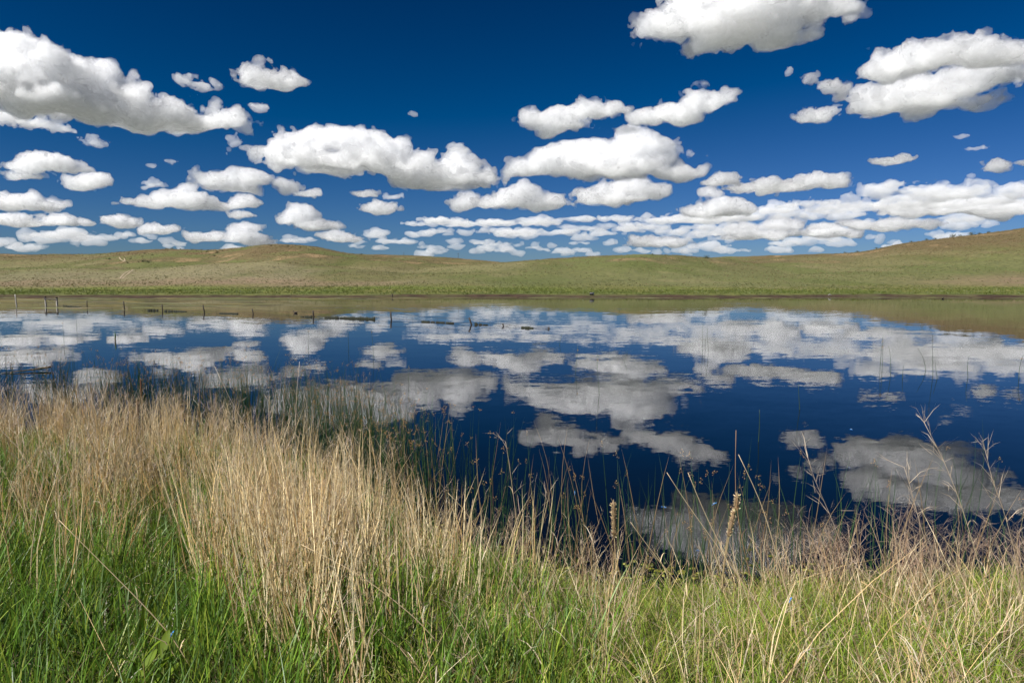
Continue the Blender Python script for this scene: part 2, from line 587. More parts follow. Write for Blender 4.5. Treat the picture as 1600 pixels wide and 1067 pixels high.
def make_cloud(name, label, ells, cell=2.0, thin=False, rough=1.0, seed=None, depth=0.75, kind=None, group=None, base_y=None):
    """ells: (x, y, rx, ry) lobes as seen in the photograph; depth = thickness along the line of sight over width"""
    rng = np.random.default_rng(seed if seed is not None else abs(hash_name(label)) % 99991)
    E = np.array(ells, float)
    ext = E[:, 3].max()
    by = base_y if base_y else (E[:, 1] + E[:, 3] * .5).max()
    cx = (E[:, 0] * E[:, 2]).sum() / E[:, 2].sum()
    d = ray(cx, by)
    hor = math.hypot(d[0], d[1])
    elev = max(d[2] / hor, math.tan(math.radians(2.3)))
    dist = BASE_ALT / elev                                  # horizontal distance of a base at that altitude
    Yd = dist / hor
    mpp = Yd / FPX * 1.0
    lo = np.array([(E[:, 0] - E[:, 2]).min(), 0, (by - E[:, 1] - E[:, 3]).min()])
    hi = np.array([(E[:, 0] + E[:, 2]).max(), 0, (by - E[:, 1] + E[:, 3]).max()])
    R = np.minimum(E[:, 2], E[:, 3] * 1.6)
    dz = E[:, 2] * depth
    offs = rng.normal(size=len(E)) * dz.min() * .25
    lo[1], hi[1] = (offs - dz).min(), (offs + dz).max()
    pad = 4 + 0.35 * R.max()
    lo -= pad
    hi += pad
    cv = np.array([1.0, 1.7, 1.0]) * cell
    n = np.maximum(np.ceil((hi - lo) / cv).astype(int), 8)
    size = n * cv
    ax = [lo[k] + np.arange(n[k]) * cv[k] for k in range(3)]
    P0, P1, P2 = [a.astype(np.float32) for a in np.meshgrid(*ax, indexing='ij', sparse=True)]
    wob = noise3(n, size, R.mean() * 0.9, rng) * 0.22 * R.mean()
    wob2 = noise3(n, size, R.mean() * 0.9, rng) * 0.22 * R.mean()
    F = None
    for (x, y, rx, ry), dd, of, r in zip(E, dz, offs, R):
        w = (P2 + wob2) - (by - y)
        w = np.where(w < 0, w / (ry * .72), w / ry)
        f = (1 - np.sqrt(((P0 + wob - x) / rx) ** 2 + ((P1 - of) / dd) ** 2 + w ** 2)) * r
        if F is None:
            F = f
        else:
            k = 0.25 * min(r, R.mean())
            h = np.clip(0.5 + 0.5 * (f - F) / k, 0, 1)
            F = F * (1 - h) + f * h + k * h * (1 - h)
    del wob, wob2
    top = np.clip((P2 + 0.15 * ext) / (0.5 * ext + 1e-3), 0.5, 1.0)     # bottoms stay smoother than the heaped tops
    sc, amp = R.mean() * 0.95, 0.36 * R.mean() * rough
    while sc > cell * 1.3:
        nz = noise3(n, size, sc, rng)
        fine = sstep(14, 5, sc) if sc < 14 else 0.0
        F += ((np.abs(nz) - 0.62) * (1 - fine) + nz * .5 * fine) * amp * top * 0.9
        sc *= 0.52
        amp *= 0.84
    F[0], F[-1], F[:, 0], F[:, -1], F[:, :, 0], F[:, :, -1] = -1, -1, -1, -1, -1, -1
    v, q = surface_nets(F, lo, cv)
    v[:, 0] -= cx
    v *= mpp
    # turn the cloud to face along its own bearing and set it in the sky
    az = math.atan2(d[0], d[1])
    me = np_mesh(name, v, q, smooth=True)
    o = link(name, me, [cloud_mat(mpp, thin)])
    o.rotation_euler = (0, 0, -az)
    o.location = (d[0] * Yd, d[1] * Yd, EYE + d[2] * Yd)
    if not thin:
        # torn, nearly transparent vapour around the body
        F2 = F[::2, ::2, ::2] - 0.05 * R.mean()
        sc, amp = R.mean() * 0.75, 0.34 * R.mean()
        while sc > cell * 2.2:
            F2 = F2 + noise3(np.array(F2.shape), size, sc, rng) * amp * 0.6
            sc *= 0.5
            amp *= 0.7
        F2[0], F2[-1], F2[:, 0], F2[:, -1], F2[:, :, 0], F2[:, :, -1] = -1, -1, -1, -1, -1, -1
        v, q = surface_nets(F2, lo, cv * 2)
        v[:, 0] -= cx
        link("vapour_fringe", np_mesh("vapour_fringe", v * mpp, q, smooth=True), [cloud_mat(mpp, 'fringe')], parent=o)
        F2 = (F - 0.13 * R.mean())[::2, ::2, ::2].copy()
        F2[0], F2[-1], F2[:, 0], F2[:, -1], F2[:, :, 0], F2[:, :, -1] = -1, -1, -1, -1, -1, -1
        v, q = surface_nets(F2, lo, cv * 2)
        if len(q):
            v[:, 0] -= cx
            link("dense_core", np_mesh("dense_core", v * mpp, q, smooth=True), [cloud_mat(mpp, 'core')], parent=o)
    tag(o, label, None if kind else "cloud", group, kind)
    return o


def hash_name(s):
    h = 5381
    for c in s:
        h = (h * 33 + ord(c)) & 0x7fffffff
    return h


BIG = [
    ("broad grey-bellied cumulus reaching in from the left edge of the sky", [(75, 132, 90, 42), (25, 150, 60, 42), (150, 128, 32, 28), (110, 168, 110, 27), (190, 150, 32, 22), (240, 172, 80, 26), (300, 176, 60, 24), (345, 172, 28, 17)], {}),
    ("small tidy cumulus high in the left of the sky", [(420, 125, 44, 17), (405, 121, 25, 15), (448, 127, 24, 13)], {}),
    ("long heaped cumulus left of centre with a grey flat base", [(425, 247, 38, 13), (465, 236, 42, 24), (505, 224, 36, 26), (560, 230, 46, 25), (605, 240, 44, 26), (540, 256, 105, 20), (650, 264, 55, 22), (705, 262, 48, 25), (690, 279, 85, 13), (758, 278, 17, 14)], {}),
    ("tall heaped cumulus right of centre with a shaded hollow in its middle", [(825, 262, 30, 13), (875, 248, 46, 22), (930, 244, 46, 26), (985, 234, 42, 30), (1022, 242, 36, 26), (950, 264, 85, 18), (1050, 270, 40, 14), (1083, 272, 16, 11)], {}),
    ("long ragged cloud trailing left from the wing-shaped one", [(838, 188, 30, 17), (880, 183, 40, 13), (918, 172, 34, 19), (960, 177, 30, 13), (872, 200, 40, 8)], {}),
    ("wing-shaped cumulus rising to the right with a curled tip", [(1015, 185, 30, 12), (1058, 177, 42, 20), (1088, 162, 32, 22), (1118, 164, 24, 15), (1136, 150, 9, 8)], {}),
    ("large cumulus cut by the top edge of the picture", [(1035, 32, 48, 26), (1100, 12, 80, 38), (1195, 18, 85, 40), (1270, 32, 48, 22), (1215, 66, 44, 20), (1105, 62, 24, 20), (1150, 40, 110, 24)], {}),
    ("upper half of the double cumulus at the right edge", [(1398, 88, 42, 22), (1470, 80, 66, 28), (1550, 88, 60, 22), (1630, 92, 60, 22)], {}),
    ("lower half of the double cumulus at the right edge", [(1362, 142, 38, 28), (1430, 140, 66, 30), (1520, 132, 70, 28), (1430, 160, 85, 17)], {}),
    ("broken cloud scrap left of the double cumulus", [(1268, 124, 14, 11), (1300, 141, 20, 12), (1308, 152, 12, 10)], {"rough": 1.5}),
    ("tufted small cloud below the broken scrap at upper right", [(1274, 180, 27, 13), (1300, 174, 12, 9)], {"rough": 1.4}),
    ("small rounded cumulus pair at the left with a lower right lobe", [(75, 256, 40, 17), (45, 263, 24, 13), (48, 277, 25, 7), (118, 262, 16, 7)], {}),
    ("low lobe hanging right below the left pair of small clouds", [(135, 286, 34, 14), (150, 280, 20, 10)], {}),
    ("flat-based cloud touching the left edge above the hills", [(40, 321, 48, 15), (8, 319, 42, 14), (65, 324, 26, 11)], {}),
    ("peaked cumulus with a pointed top over the left hills", [(292, 314, 46, 15), (295, 303, 22, 11), (240, 322, 38, 8), (335, 319, 28, 10), (376, 314, 26, 11)], {}),
    ("knobbly cloud just above and right of the peaked one", [(338, 283, 28, 14), (390, 281, 34, 16), (365, 293, 45, 8)], {}),
    ("small round puff beside the knobbly cloud", [(450, 292, 19, 13)], {}),
    ("small slanting puff under the long heaped cumulus at its left end", [(484, 304, 19, 8)], {}),
    ("round-topped cumulus low over the brown left hill", [(470, 338, 30, 18), (452, 345, 24, 11), (492, 353, 36, 8), (525, 354, 12, 6)], {}),
    ("small flat puff below the middle of the long heaped cumulus", [(570, 303, 21, 7)], {}),
    ("small cumulus with a domed top below the flat puff", [(592, 326, 31, 10), (590, 321, 16, 8)], {}),
    ("thumb-shaped cumulus at the left end of the central row", [(724, 318, 26, 16), (730, 310, 16, 10)], {}),
    ("broad mounded cumulus second in the central row", [(815, 304, 34, 16), (785, 316, 45, 13), (850, 317, 48, 13)], {}),
    ("broad mounded cumulus third in the central row below the tall heap", [(985, 296, 42, 16), (935, 304, 42, 14), (1012, 304, 32, 14), (960, 312, 60, 9)], {}),
    ("thin long cloud with a bumpy top right of centre", [(1205, 291, 66, 9), (1272, 287, 46, 12), (1300, 290, 26, 9)], {}),
    ("small puff linking the tall heap and the thin long cloud", [(1128, 284, 29, 10), (1135, 278, 16, 8)], {}),
    ("lone thin feather of cloud over the right hill", [(1395, 251, 28, 5), (1408, 247, 12, 6)], {"rough": 1.2}),
    ("heaped cumulus with a round head over the right of the centre hill", [(1110, 306, 19, 10), (1122, 325, 42, 15), (1092, 331, 30, 9), (1150, 328, 24, 11)], {}),
    ("dense cumulus bank with a dark base beside the right hill", [(1420, 325, 38, 13), (1495, 325, 60, 15), (1560, 334, 42, 11)], {}),
    ("smaller cumulus in front of the bank near the right hill", [(1345, 350, 30, 9), (1390, 352, 48, 10), (1435, 353, 26, 7)], {}),
    ("twin-peaked cumulus low over the centre-right hills", [(1160, 358, 30, 10), (1222, 353, 30, 14), (1185, 367, 58, 7)], {}),
    ("low dome of cloud right of the twin-peaked one", [(1290, 363, 38, 11), (1325, 367, 22, 7)], {}),
    ("low cumulus touching the top of the centre hill", [(1012, 376, 34, 10), (1052, 381, 28, 8)], {}),
    ("small cloud touching the right edge under the double cumulus", [(1558, 260, 20, 10), (1596, 258, 10, 6)], {"rough": 1.4}),
    ("oblong cloud low at the left edge", [(28, 347, 42, 10), (88, 345, 30, 10)], {}),
    ("two-part small cloud low left of the peaked cumulus", [(140, 349, 13, 7), (184, 346, 26, 10)], {}),
    ("small lens of cloud under the peaked cumulus", [(252, 359, 29, 9)], {}),
    ("stacked low cloud behind the left hill crest", [(382, 358, 28, 9), (385, 371, 36, 9), (328, 372, 34, 9), (400, 379, 26, 5)], {}),
    ("small cloud above the stacked low one", [(375, 336, 19, 7)], {}),
    ("low cloud right of the brown left hill", [(530, 371, 32, 9), (555, 374, 16, 6)], {}),
]
WISPS = [
    ("torn wisp between the broad left cumulus and the small tidy one", [(292, 127, 16, 8), (312, 136, 22, 7), (335, 131, 12, 7)]),
    ("small torn wisp off the right tip of the broad left cumulus", [(370, 194, 13, 8)]),
    ("thin wisp just above the right tip of the broad left cumulus", [(404, 169, 18, 6)]),
    ("ragged scrap below the right tip of the broad left cumulus", [(368, 222, 11, 11)]),
    ("thin tongue of cloud under the broad left cumulus at the left edge", [(10, 186, 36, 9), (50, 193, 32, 8), (84, 199, 16, 6)]),
    ("faint scrap between the left pair and the broad cumulus", [(147, 226, 17, 9)]),
    ("small scrap above the right end of the long heaped cumulus", [(712, 231, 13, 8), (726, 237, 12, 5)]),
    ("tiny wisp alone in the dark blue centre of the sky", [(647, 178, 8, 4)]),
    ("wisp capping the tall heaped cumulus", [(975, 205, 18, 7)]),
    ("tiny scrap between the wing-shaped cumulus and the broken scrap", [(1232, 114, 7, 8)]),
    ("thin scrap right of the large cumulus at the top edge", [(1328, 12, 12, 7)]),
    ("faint wisp above the peaked cumulus", [(238, 290, 18, 7)]),
    ("small wisp above the dense bank at right", [(1395, 289, 14, 6)]),
    ("tiny scrap in the clear blue over the right hill", [(1501, 215, 8, 4)]),
    ("thin sliver of cloud above the small cloud at the right edge", [(1527, 232, 13, 3)]),
    ("tiny scraps in the blue between the left pair and the long heaped cumulus", [(240, 261, 8, 4), (268, 252, 9, 3)]),
    ("scrap of vapour beside the tall heap on its right", [(1078, 241, 7, 6)]),
    ("small wisp right of the flat puff in the centre left", [(612, 309, 15, 5)]),
]
for lb, e, kw in BIG:
    w = max(a[0] + a[2] for a in e) - min(a[0] - a[2] for a in e)
    make_cloud("cloud", lb, e, cell=1.8 if w > 200 else (1.5 if w > 120 else 1.25), group="cumulus clouds", **kw)
for lb, e in WISPS:
    make_cloud("cloud", lb, e, cell=1.3, thin=True, rough=1.7, group="wisps of cloud")

# far bank of stratified cloud that nobody could count
r = np.random.default_rng(3)
rows = []
for x0, x1, y0, y1, n, rx, ry in ((640, 1110, 336, 352, 22, (22, 60), (3, 6)), (560, 1200, 352, 372, 44, (14, 46), (3, 6)), (1120, 1420, 318, 342, 24, (25, 55), (5, 9)),
                                  (1380, 1640, 292, 322, 22, (30, 60), (6, 11)), (1250, 1500, 306, 324, 12, (25, 50), (4, 8)), (1080, 1480, 352, 392, 46, (14, 38), (3, 8)), (-30, 210, 365, 390, 26, (14, 38), (4, 9)),
                                  (600, 1100, 374, 400, 44, (8, 30), (3, 6)), (210, 640, 368, 390, 30, (10, 30), (2, 5)), (1400, 1640, 320, 350, 16, (20, 50), (5, 9))):
    for k in range(n):
        rows.append((r.uniform(x0, x1), r.uniform(y0, y1), r.uniform(*rx), r.uniform(*ry)))
rows.sort(key=lambda a: a[1])
for k in range(0, len(rows), 7):                            # each sheet lies at its own distance, all at the same height
    seg = rows[k:k + 7]
    seg = [(a, b, c * .72, d * 1.15) for a, b, c, d in seg]
    make_cloud("distant_clouds", "far bank of layered cloud low over the hills", seg, cell=2.0, seed=100 + k, kind="stuff", depth=0.5, rough=1.55, thin=True)
# ------------------------------------------------------------------ vegetation: blades, stalks, scatter
LEAF = mat_leaf("grass_blade", 0.34, 0.35, 0.42)
STRAW = mat_leaf("dry_straw", 0.16, 0.3, 0.5)
RUSH = mat_leaf("rush_stem", 0.08, 0.3, 0.45)


class Veg:
    """collects ribbons and little solids as numpy arrays, then becomes ONE mesh"""
    def __init__(s):
        s.v, s.q, s.t, s.c, s.n = [], [], [], [], 0

    def add(s, v, q, t, c):
        s.v.append(v)
        s.c.append(c)
        if q is not None and len(q):
            s.q.append(q + s.n)
        if t is not None and len(t):
            s.t.append(t + s.n)
        s.n += len(v)

    def ribbons(s, base, lean, h, bend, w, cb, ct, nseg=4, face=None, taper=1.0, rng=None, bow=None):
        """N ribbons: base (N,3); lean (N,2) horizontal shift of the tip over h; bend (N,) droop; colours base/tip"""
        N = len(base)
        rng = rng or RNG
        T = np.linspace(0, 1, nseg + 1)
        fa = rng.uniform(0, 2 * np.pi, N) if face is None else face
        side = np.stack([np.cos(fa), np.sin(fa), np.zeros(N)], -1)
        Lx = np.concatenate([lean, np.zeros((N, 1))], 1)
        V, C = [], []
        for k, t in enumerate(T):
            p = base + Lx * h[:, None] * (0.45 * t + 0.55 * t * t)
            p = p + np.stack([np.zeros(N), np.zeros(N), h * (t - bend * t ** 2.2)], -1)
            if bow is not None:
                p = p + bow * (np.sin(np.pi * t) * h * 0.08)[:, None]
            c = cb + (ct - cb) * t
            if k == nseg:
                V.append(p[:, None])
                C.append(c[:, None])
            else:
                ww = w * 0.5 * (1 - taper * t ** 1.6) + 0.0002
                V.append(np.stack([p - side * ww[:, None], p + side * ww[:, None]], 1))
                C.append(np.stack([c, c], 1))
        V, C = np.concatenate(V, 1), np.concatenate(C, 1)
        M = 2 * nseg + 1
        o = (np.arange(N) * M)[:, None, None]
        q = np.array([[2 * k, 2 * k + 1, 2 * k + 3, 2 * k + 2] for k in range(nseg - 1)]).reshape(1, -1, 4) + o
        t_ = np.array([[2 * nseg - 2, 2 * nseg - 1, 2 * nseg]]).reshape(1, -1, 3) + o
        s.add(V.reshape(-1, 3), q.reshape(-1, 4), t_.reshape(-1, 3), C.reshape(-1, 3))

    def hairs(s, root, tip, w, c, sag=0.0, rng=None):
        """thin bent twigs: two-segment tapering strips"""
        N = len(root)
        rng = rng or RNG
        d = tip - root
        sd_ = np.cross(d, rng.normal(size=(N, 3)))
        sd_ /= np.linalg.norm(sd_, axis=1)[:, None] + 1e-9
        mid = root + d * 0.55
        mid[:, 2] += np.linalg.norm(d, axis=1) * sag
        ww = (w * 0.5)[:, None]
        V = np.stack([root - sd_ * ww, root + sd_ * ww, mid - sd_ * ww * .8, mid + sd_ * ww * .8, tip], 1)
        o = (np.arange(N) * 5)[:, None, None]
        q = np.array([[[0, 1, 3, 2]]]) + o
        t_ = np.array([[[2, 3, 4]]]) + o
        s.add(V.reshape(-1, 3), q.reshape(-1, 4), t_.reshape(-1, 3), np.repeat(c, 5, 0))

    def seeds(s, p, r, c, rng=None):
        """small pointed spikelets (octahedra)"""
        N = len(p)
        rng = rng or RNG
        ax = rng.normal(size=(N, 3)) * [.7, .7, .5] + [0, 0, .6]
        ax /= np.linalg.norm(ax, axis=1)[:, None]
        a = np.cross(ax, [0.3, 0.9, 0.1])
        a /= np.linalg.norm(a, axis=1)[:, None]
        b = np.cross(ax, a)
        r_ = r[:, None]
        V = np.stack([p - ax * r_ * 1.7, p + a * r_, p + b * r_, p - a * r_, p - b * r_, p + ax * r_ * 1.7], 1)
        f = np.array([[0, 2, 1], [0, 3, 2], [0, 4, 3], [0, 1, 4], [5, 1, 2], [5, 2, 3], [5, 3, 4], [5, 4, 1]])
        t_ = f[None] + (np.arange(N) * 6)[:, None, None]
        s.add(V.reshape(-1, 3), None, t_.reshape(-1, 3), np.repeat(c, 6, 0))

    def tube(s, pts, rad, col, sides=5):
        """a round tapering stem through points"""
        pts, rad = np.asarray(pts, float), np.asarray(rad, float)
        n = len(pts)
        tg = np.gradient(pts, axis=0)
        tg /= np.linalg.norm(tg, axis=1)[:, None] + 1e-9
        a = np.cross(tg, [0.13, 0.97, 0.21])
        a /= np.linalg.norm(a, axis=1)[:, None] + 1e-9
        b = np.cross(tg, a)
        an = np.linspace(0, 2 * np.pi, sides, endpoint=False)
        V = pts[:, None] + rad[:, None, None] * (a[:, None] * np.cos(an)[None, :, None] + b[:, None] * np.sin(an)[None, :, None])
        i = np.arange(n * sides).reshape(n, sides)
        j = np.roll(i, -1, 1)
        q = np.stack([i[:-1], j[:-1], j[1:], i[1:]], -1).reshape(-1, 4)
        V = np.concatenate([V.reshape(-1, 3), pts[:1], pts[-1:]])
        t_ = np.concatenate([np.stack([j[0], i[0], np.full(sides, n * sides)], -1), np.stack([i[-1], j[-1], np.full(sides, n * sides + 1)], -1)])
        c = np.asarray(col, float)
        if c.ndim == 1:
            c = np.repeat(c[None], n, 0)
        C = np.concatenate([np.repeat(c, sides, 0), c[:1], c[-1:]])
        s.add(V, q, t_, C)

    def mesh(s, name, smooth=False):
        return np_mesh(name, np.concatenate(s.v), np.concatenate(s.q) if s.q else None, np.concatenate(s.t) if s.t else None, np.concatenate(s.c), smooth)


def tint(c, n, var, rng, hue=0.0):
    c = np.asarray(c, float)[None] * np.exp(rng.normal(size=(n, 1)) * var)
    c = c * np.exp(rng.normal(size=(n, 3)) * [hue, hue * .4, hue])
    return np.clip(c, .004, .8)


def pick(cols, n, rng):
    cols = np.asarray(cols, float)
    return cols[rng.integers(0, len(cols), n)]


def disc(n, r, rng):
    a, d = rng.uniform(0, 2 * np.pi, n), r * np.sqrt(rng.uniform(0, 1, n))
    return np.stack([np.cos(a) * d, np.sin(a) * d, np.zeros(n)], -1)


def clump_green(rng, n, r, h, w, cols, bend=(.05, .45), lean=.28, nseg=4, bias=(0, 0)):
    g = Veg()
    b = disc(n, r, rng)
    ln = rng.normal(size=(n, 2)) * lean + b[:, :2] / r * .12 + np.asarray(bias)
    cb = pick(cols, n, rng) * np.exp(rng.normal(size=(n, 1)) * .18)
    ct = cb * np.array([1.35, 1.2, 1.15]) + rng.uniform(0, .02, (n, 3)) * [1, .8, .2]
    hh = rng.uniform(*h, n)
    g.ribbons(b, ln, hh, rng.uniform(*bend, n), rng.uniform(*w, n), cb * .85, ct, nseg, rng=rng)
    return g


def clump_dry(rng, n, r, h, w, cols, pan=10, pan_len=(.07, .17), leaves=1.5, bias=(-.07, 0), lean=.07, pcol=(.44, .34, .24), spread=.55):
    g = Veg()
    b = disc(n, r, rng)
    ln = rng.normal(size=(n, 2)) * lean + np.asarray(bias)
    hh = rng.uniform(*h, n)
    cb = pick(cols, n, rng) * np.exp(rng.normal(size=(n, 1)) * .14)
    bd = rng.uniform(0, .06, n)
    bow = np.concatenate([rng.normal(size=(n, 2)) * .5, np.zeros((n, 1))], 1)
    fa, ww = rng.uniform(0, 2 * np.pi, n), rng.uniform(*w, n)
    for off in (0, np.pi / 2):                               # two crossed blades make a round stem
        g.ribbons(b, ln, hh, bd, ww, cb * .9, cb * [1.05, 1.0, .95], 4, face=fa + off, taper=.65, rng=rng, bow=bow)

    def at(t, k):
        p = b[k] + np.concatenate([ln[k] * hh[k, None] * (0.45 * t + 0.55 * t * t)[:, None], (hh[k] * (t - bd[k] * t ** 2.2))[:, None]], 1)
        return p + bow[k] * (np.sin(np.pi * t) * hh[k] * .08)[:, None]
    if pan:
        k = np.repeat(np.arange(n), pan)
        t = rng.uniform(.66, .99, len(k))
        root = at(t, k)
        L = rng.uniform(*pan_len, len(k)) * (1.25 - t) * 1.9
        az = rng.uniform(0, 2 * np.pi, len(k))
        d = np.stack([np.cos(az) * spread + ln[k, 0], np.sin(az) * spread, rng.uniform(.45, 1.0, len(k))], -1)
        d /= np.linalg.norm(d, axis=1)[:, None]
        c = tint(pcol, len(k), .25, rng, .06)
        g.hairs(root, root + d * L[:, None], np.full(len(k), .0017), c, rng.uniform(-.05, .14, len(k)), rng)
        # twigs off the twigs
        k2 = rng.integers(0, len(k), len(k))
        r2 = root[k2] + d[k2] * (L[k2] * rng.uniform(.35, .8, len(k2)))[:, None]
        d2 = d[k2] + rng.normal(size=(len(k2), 3)) * .55
        g.hairs(r2, r2 + d2 * (L[k2] * .42)[:, None], np.full(len(k2), .0013), c[k2], rng=rng)
    m = int(n * leaves)
    if m:
        k = rng.integers(0, n, m)
        t = rng.uniform(.08, .72, m)
        root = at(t, k)
        cl = pick([(.44, .36, .235), (.50, .43, .31), (.36, .27, .16)], m, rng) * np.exp(rng.normal(size=(m, 1)) * .15)
        az = rng.uniform(0, 2 * np.pi, m)
        rr = rng.uniform(.25, .9, m)
        g.ribbons(root, np.stack([np.cos(az), np.sin(az)], -1) * rr[:, None], rng.uniform(.10, .26, m), rng.uniform(.5, 1.5, m), rng.uniform(.003, .006, m), cl, cl * 1.12, 4, rng=rng)
    return g


def clump_thatch(rng, n, r):
    g = Veg()
    b = disc(n, r, rng) + np.stack([np.zeros(n), np.zeros(n), rng.uniform(.0, .16, n)], -1)
    az = rng.uniform(0, 2 * np.pi, n)
    L = rng.uniform(.08, .30, n)
    d = np.stack([np.cos(az), np.sin(az), rng.uniform(-.25, .7, n)], -1)
    c = pick([(.30, .22, .13), (.20, .15, .09), (.12, .085, .05), (.07, .05, .03)], n, rng) * np.exp(rng.normal(size=(n, 1)) * .2)
    g.hairs(b, b + d * L[:, None], rng.uniform(.0025, .005, n), c, rng.uniform(-.05, .2, n), rng)
    return g


def clump_curl(rng, n, r):
    """dead leaf tips curled over, pale"""
    g = Veg()
    b = disc(n, r, rng)
    az = rng.uniform(0, 2 * np.pi, n)
    c = pick([(.52, .46, .36), (.46, .38, .26), (.58, .53, .44)], n, rng)
    g.ribbons(b, np.stack([np.cos(az), np.sin(az)], -1) * rng.uniform(.3, .8, n)[:, None], rng.uniform(.3, .55, n), rng.uniform(.25, .75, n), rng.uniform(.0035, .006, n), c * .8, c * 1.1, 6, rng=rng)
    return g


def clump_rush(rng, n, r, h, seed_share=.35, dead=.12):
    g = Veg()
    b = disc(n, r, rng) - [0, 0, .25]
    ln = rng.normal(size=(n, 2)) * .11
    hh = rng.uniform(*h, n) + .25
    cols = np.where(rng.random((n, 1)) < dead, [[.26, .18, .09]], pick([(.030, .070, .022), (.045, .095, .028), (.022, .052, .022)], n, rng))
    bow = np.concatenate([rng.normal(size=(n, 2)) * .6, np.zeros((n, 1))], 1)
    bend = rng.uniform(0, .04, n) + np.where(rng.random(n) < .10, rng.uniform(.05, .3, n), 0)
    w = rng.uniform(.006, .0095, n)
    fa = rng.uniform(0, 2 * np.pi, n)
    for off in (0, np.pi / 2):                                # two crossed blades make a round stem
        g.ribbons(b, ln, hh, bend, w, cols, cols * 1.25, 5, face=fa + off, taper=.75, rng=rng, bow=bow)
    k = np.nonzero(rng.random(n) < seed_share)[0]
    if len(k):
        k = np.repeat(k, 7)
        t = np.full(len(k), .965)
        tip = b[k] + np.concatenate([ln[k] * hh[k, None] * (0.45 * t + 0.55 * t * t)[:, None], (hh[k] * (t - bend[k] * t ** 2.2))[:, None]], 1)
        p = tip + rng.normal(size=(len(k), 3)) * [.013, .013, .016]
        g.hairs(tip, p, np.full(len(k), .0015), tint((.10, .09, .03), len(k), .2, rng), rng=rng)
        g.seeds(p, rng.uniform(.003, .0055, len(k)), tint((.30, .17, .06), len(k), .3, rng, .08), rng)
    return g


def scatter(name, variants, mat, pts, rz, tilt, scl, label, rng):
    """one object of ground cover: every plant stands on its own spot, grown from several clump shapes"""
    N = len(pts)
    srcs = []
    for k, g in enumerate(variants):
        me = g.mesh(name)
        me.materials.append(mat)
        srcs.append(bpy.data.objects.new(name, me))
    me = bpy.data.meshes.new(name)
    me.from_pydata([tuple(p) for p in pts], [], [])
    me.materials.append(mat)
    rot = np.stack([-tilt[:, 1], tilt[:, 0], np.zeros(N)], -1)       # tilt is (dx, dy) of the lean, in the world
    cz, sz = np.cos(-rz), np.sin(-rz)
    rot = np.stack([rot[:, 0] * cz - rot[:, 1] * sz, rot[:, 0] * sz + rot[:, 1] * cz, rz], -1)
    a = me.attributes.new("turn", 'FLOAT_VECTOR', 'POINT')
    a.data.foreach_set("vector", rot.astype(np.float32).ravel())
    a = me.attributes.new("size", 'FLOAT', 'POINT')
    a.data.foreach_set("value", scl.astype(np.float32))
    a = me.attributes.new("which", 'INT', 'POINT')
    a.data.foreach_set("value", rng.integers(0, len(srcs), N).astype(np.int32))
    ng = bpy.data.node_groups.new(name, 'GeometryNodeTree')
    ng.interface.new_socket("Geometry", in_out='INPUT', socket_type='NodeSocketGeometry')
    ng.interface.new_socket("Geometry", in_out='OUTPUT', socket_type='NodeSocketGeometry')
    n, l = ng.nodes, ng.links
    gi, go = n.new("NodeGroupInput"), n.new("NodeGroupOutput")
    g2i = n.new("GeometryNodeGeometryToInstance")
    for o in reversed(srcs):
        oi = n.new("GeometryNodeObjectInfo")
        oi.inputs["Object"].default_value = o
        oi.inputs["As Instance"].default_value = False
        l.new(oi.outputs["Geometry"], g2i.inputs[0])
    iop = n.new("GeometryNodeInstanceOnPoints")
    l.new(gi.outputs[0], iop.inputs["Points"])
    l.new(g2i.outputs[0], iop.inputs["Instance"])
    iop.inputs["Pick Instance"].default_value = True

    def named(nm, ty):
        q = n.new("GeometryNodeInputNamedAttribute")
        q.data_type = ty
        q.inputs["Name"].default_value = nm
        return next(o for o in q.outputs if o.enabled and o.name == "Attribute")
    e = n.new("FunctionNodeEulerToRotation")
    l.new(named("turn", 'FLOAT_VECTOR'), e.inputs[0])
    l.new(e.outputs[0], iop.inputs["Rotation"])
    l.new(named("size", 'FLOAT'), iop.inputs["Scale"])
    l.new(named("which", 'INT'), iop.inputs["Instance Index"])
    l.new(iop.outputs[0], go.inputs[0])
    o = link(name, me, [mat])
    md = o.modifiers.new("plants", 'NODES')
    md.node_group = ng
    tag(o, label, kind="stuff")
    return o


def spots(n, dens, xr, yr, rng, water=False):
    """n candidate spots kept with the probability dens(x, y, t); t is the distance inland"""
    out = []
    x, y = rng.uniform(*xr, n), rng.uniform(*yr, n)
    t = near_shore(x) - y
    keep = rng.random(n) < dens(x, y, t)
    x, y = x[keep], y[keep]
    z = np.zeros(len(x)) if water else height(x, y)
    return np.stack([x, y, z], -1)


def infront(x, y, m=.10):
    return (np.abs(x) < (0.75 + m) * y + .7).astype(float)


def plant(name, label, variants, mat, n, dens, xr, yr, seed, size=(.8, 1.2), lean=(0, 0), jit=.1, turn=np.pi, water=False):
    rng = np.random.default_rng(seed)
    p = spots(n, dens, xr, yr, rng, water)
    N = len(p)
    tilt = rng.normal(size=(N, 2)) * jit + np.asarray(lean)
    return scatter(name, variants, mat, p, rng.uniform(-turn, turn, N), tilt, rng.uniform(*size, N), label, rng)


def pn(x, y, f, seed):
    return fbm2(x * f, y * f, seed, 3)


